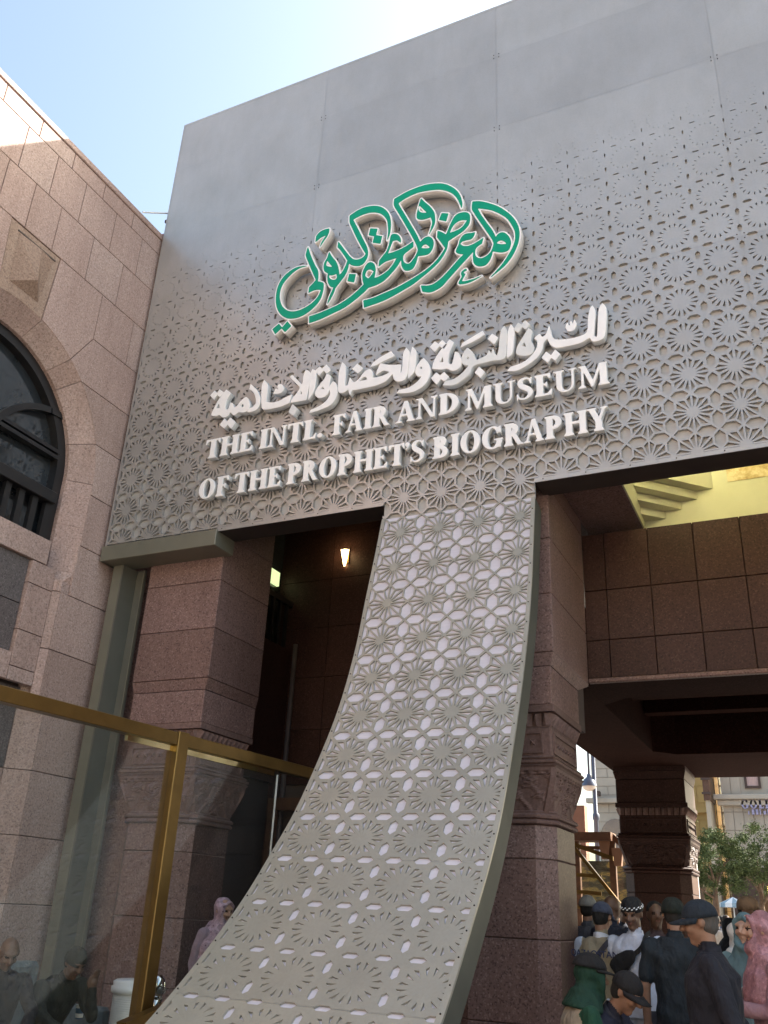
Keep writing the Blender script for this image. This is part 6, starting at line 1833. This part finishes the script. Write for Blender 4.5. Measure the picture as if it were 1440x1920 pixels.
MB().lathe([(0.185, -0.06), (0.17, -0.12), (0.09, -0.17), (0.0, -0.18)], (hx.x, ly, hx.z), 18).build('diffuser', plain('lamp_diffuser', (0.7, 0.68, 0.62), 0.3), sl, True)
# thin pole right of the far column
q = onY(1312, 1700, 20.0)
tag(MB().tube([(q.x, 20, GZ), (q.x, 20, onY(1308, 1600, 20).z)], 0.025, 8).build('thin_pole', M['letter_white']), 'thin white pole just right of the far column', 'pole')
# timber kiosk with glass and a diagonal stair rail
ky = 19.0
kk = empty('timber_kiosk', (-4.4, ky, GZ)); tag(kk, 'brown timber kiosk with glass panes and diagonal stair rail behind the column', 'kiosk')
K = lambda x, y, d=0: onY(x, y, ky+d)
def kbeam(a, b, w, h, m_, nm, d=0.0):
    p, q = K(*a, d), K(*b, d)
    bar(p, q, w, h, Vector((0, 0, 1)) if abs(q.z-p.z) < (q-p).length*0.8 else Vector((0, 1, 0))).build(nm, m_, kk)
kbeam((1060, 1570), (1150, 1570), 0.5, 0.16, M['wood'], 'roof_beam'); kbeam((1060, 1588), (1130, 1590), 0.10, 0.06, M['wood'], 'lower_beam')
for px in (1081, 1147):
    p = K(px, 1572); MB().box(p.x-0.06, p.x+0.06, ky-0.06, ky+0.06, GZ, p.z).build('post', M['wood'], kk)
p = K(1147, 1572, 2.0); MB().box(p.x-0.06, p.x+0.06, ky+1.94, ky+2.06, GZ, p.z).build('post', M['wood'], kk)
kbeam((1150, 1570), (1180, 1595), 0.1, 0.14, M['wood'], 'side_beam')
kbeam((1078, 1590), (1170, 1705), 0.10, 0.10, M['gold'], 'stair_rail', -0.4); kbeam((1078, 1584), (1150, 1610), 0.06, 0.08, M['gold'], 'stair_rail', -0.45)
for yy in (1640, 1672, 1700): kbeam((1082, yy), (1128, yy+4), 0.06, 0.07, M['gold'], 'glazing_bar', -0.2)
for (a, b) in (((1150, 1610), (1186, 1725)), ((1086, 1600), (1143, 1735))):
    p, q = K(*a, 0.3), K(*b, 0.3); MB().box(p.x, q.x, ky+0.3, ky+0.315, GZ+0.2, p.z).build('glass_pane', M['glass'], kk)
m_, nt_, bs_ = new_mat('kiosk_interior')
nt_.links.new(ramp(nt_, noise(nt_, pos_vec(nt_, (1.2, 1, 4.0)), 2.2, 6, 0.65), [(0.36, (0.03, 0.022, 0.014)), (0.52, (0.09, 0.08, 0.05)), (0.60, (0.36, 0.25, 0.07)), (0.66, (0.10, 0.09, 0.07))]), bs_.inputs['Base Color']); bs_.inputs['Roughness'].default_value = 0.3
p, q = K(1075, 1585, 1.3), K(1195, 1735, 1.3)
MB().box(p.x, q.x, ky+1.3, ky+1.4, GZ, K(1150, 1615, 1.3).z).build('display_wall', m_, kk)
for (x, y) in ((1133, 1585), (1157, 1598)):
    p = K(x, y, -0.1); s_ = 0.11
    MB().prism([(p.x-s_, p.y, p.z+0.08), (p.x+s_, p.y, p.z+0.08), (p.x+s_*0.6, p.y, p.z-0.25), (p.x-s_*0.6, p.y, p.z-0.25)], (0, 0.12, 0)).build('lantern', plain('lantern_terracotta', (0.24, 0.13, 0.08), 0.6), kk)
# red-brown wall sliver
q0 = onY(1072, 1500, 22); q1 = onY(1090, 1570, 22)
rw = MB().box(q0.x-1.5, q1.x+0.1, 22, 22.3, GZ, onY(1080, 1510, 22).z).build('terracotta_wall', plain('terracotta', (0.30, 0.15, 0.10), 0.8)); tag(rw, 'terracotta coloured wall sliver beside the near column', 'wall')
# parasol
q = onY(1375, 1694, 43.0)
pa = empty('market_parasol', (q.x, 43.0, GZ)); tag(pa, 'small blue and white parasol over the distant crowd', 'parasol')
V = [(q.x, 43, q.z+0.25)] + [(q.x+0.55*math.cos(2*math.pi*i/12), 43+0.55*math.sin(2*math.pi*i/12), q.z) for i in range(12)] + [(q.x+0.55*math.cos(2*math.pi*i/12), 43+0.55*math.sin(2*math.pi*i/12), q.z-0.16) for i in range(12)]
me = mesh('canopy', V, [(0, 1+i, 1+(i+1) % 12) for i in range(12)] + [(1+i, 13+i, 13+(i+1) % 12, 1+(i+1) % 12) for i in range(12)])
o = link('canopy', me, [M['letter_white'], cloth((0.30, 0.42, 0.50))], pa)
for i, p in enumerate(me.polygons): p.material_index = i % 2
MB().tube([(q.x, 43, GZ), (q.x, 43, q.z+0.2)], 0.025, 8).build('pole', M['letter_white'], pa)

# ---------------------------------------------------------------- trees
def leaf_mat(name, c):
    m, nt, bs = new_mat(name)
    oi = noise(nt, pos_vec(nt), 6.0, 2)
    nt.links.new(ramp(nt, oi, [(0.3, tuple(x*0.6 for x in c)), (0.7, tuple(x*1.45 for x in c))]), bs.inputs['Base Color'])
    bs.inputs['Roughness'].default_value = 0.8; bs.inputs['Specular IOR Level'].default_value = 0.15
    bs.inputs['Transmission Weight'].default_value = 0.0
    bs.inputs['Subsurface Weight'].default_value = 0.0
    return m
M['bark'] = plain('bark', (0.16, 0.11, 0.075), 0.9, 0, 0.3, 12, 0.4, 30)
M['leaf'] = leaf_mat('olive_leaf', (0.085, 0.115, 0.045))
def tree(x, y, H, rad, z_crown, label, seed, nclump=46, per=210):
    t = empty('street_tree', (x, y, GZ)); tag(t, label, 'tree', 'street trees beyond the portico')
    r_ = random.Random(seed)
    tips = []
    tk = MB()
    tk.tube([(x, y, GZ), (x+0.03, y, 0.9), (x-0.02, y+0.02, z_crown), (x+0.02, y, z_crown+0.6)], [0.12, 0.10, 0.085, 0.06], 9)
    for i in range(9):
        a = 2*math.pi*i/9 + r_.uniform(-.3, .3); el = r_.uniform(0.25, 1.1); L = rad*r_.uniform(0.7, 1.0)
        b0 = Vector((x, y, z_crown+r_.uniform(0, 0.6))); d = Vector((math.cos(a)*math.cos(el), math.sin(a)*math.cos(el), math.sin(el)))
        b1 = b0 + d*L*0.5 + Vector((0, 0, 0.1)); b2 = b0 + d*L
        tk.tube([b0, b1, b2], [0.045, 0.03, 0.012], 6); tips += [b1, b2]
    tk.build('trunk', M['bark'], t, True)
    V, F = [], []
    cz = (z_crown + H)/2 + 0.1; hz = (H - z_crown)/2
    for c in range(nclump):
        while True:
            p = Vector((r_.uniform(-1, 1), r_.uniform(-1, 1), r_.uniform(-1, 1)))
            if 0.25 < p.length < 1: break
        cc = Vector((x + p.x*rad, y + p.y*rad, cz + p.z*hz)); cr = r_.uniform(0.13, 0.32)*rad*0.68
        for k in range(per):
            q = Vector((r_.gauss(0, 0.5), r_.gauss(0, 0.5), r_.gauss(0, 0.42)))*cr + cc
            d = Vector((r_.gauss(0, 1), r_.gauss(0, 1), r_.gauss(-0.5, 0.8))).normalized(); s_ = d.cross(Vector((r_.gauss(0, 1), r_.gauss(0, 1), r_.gauss(0, 1)))).normalized()
            L = r_.uniform(0.07, 0.13); w = 0.014
            n = len(V); V += [q, q+d*L*0.5+s_*w, q+d*L, q+d*L*0.5-s_*w]; F.append((n, n+1, n+2, n+3))
    o = link('crown', mesh('crown', V, F), M['leaf'], t)
    return t
q = onY(1346, 1720, 30.0); tree(q.x, 30.0, 4.3, 1.05, 2.35, 'feathery olive-green tree in front of the hotel', 5)
q = onY(1425, 1720, 31.0); tree(q.x+0.1, 31.0, 4.7, 1.35, 2.3, 'wider olive-green tree at the right edge, below the hotel sign', 8, 60)
q = onY(1322, 1720, 36.0); tree(q.x, 36.0, 5.6, 0.8, 2.6, 'slim pale tree just right of the far column', 11, 26, 160)

# ================================================================ unseen sandy building, added behind the viewer as warm fill light
ab = empty('fill_light_building', (-6, -28, GZ)); tag(ab, 'unseen sand-coloured building added behind the viewer to reflect warm sunlight', 'building')
MB().box(-34, 16, -34, -28, GZ, 17.0).build('wall', M['ashlar2'], ab)
MB().box(-34.3, 16.3, -34, -27.7, 17.0, 17.5).build('cornice', M['ashlar'], ab)
wme = MB().box(-0.7, 0.7, -0.06, 0.04, 0, 2.0)
wmesh = mesh('window', wme.v, wme.f); wmesh.materials.append(M['pane_far'])
for i in range(14):
    for j in range(4):
        o = bpy.data.objects.new('window', wmesh); COL.objects.link(o); o.parent = ab; o.matrix_parent_inverse = parent_matrix(ab).inverted()
        o.location = (-32 + i*3.5, -27.98, 2.0 + j*3.8)
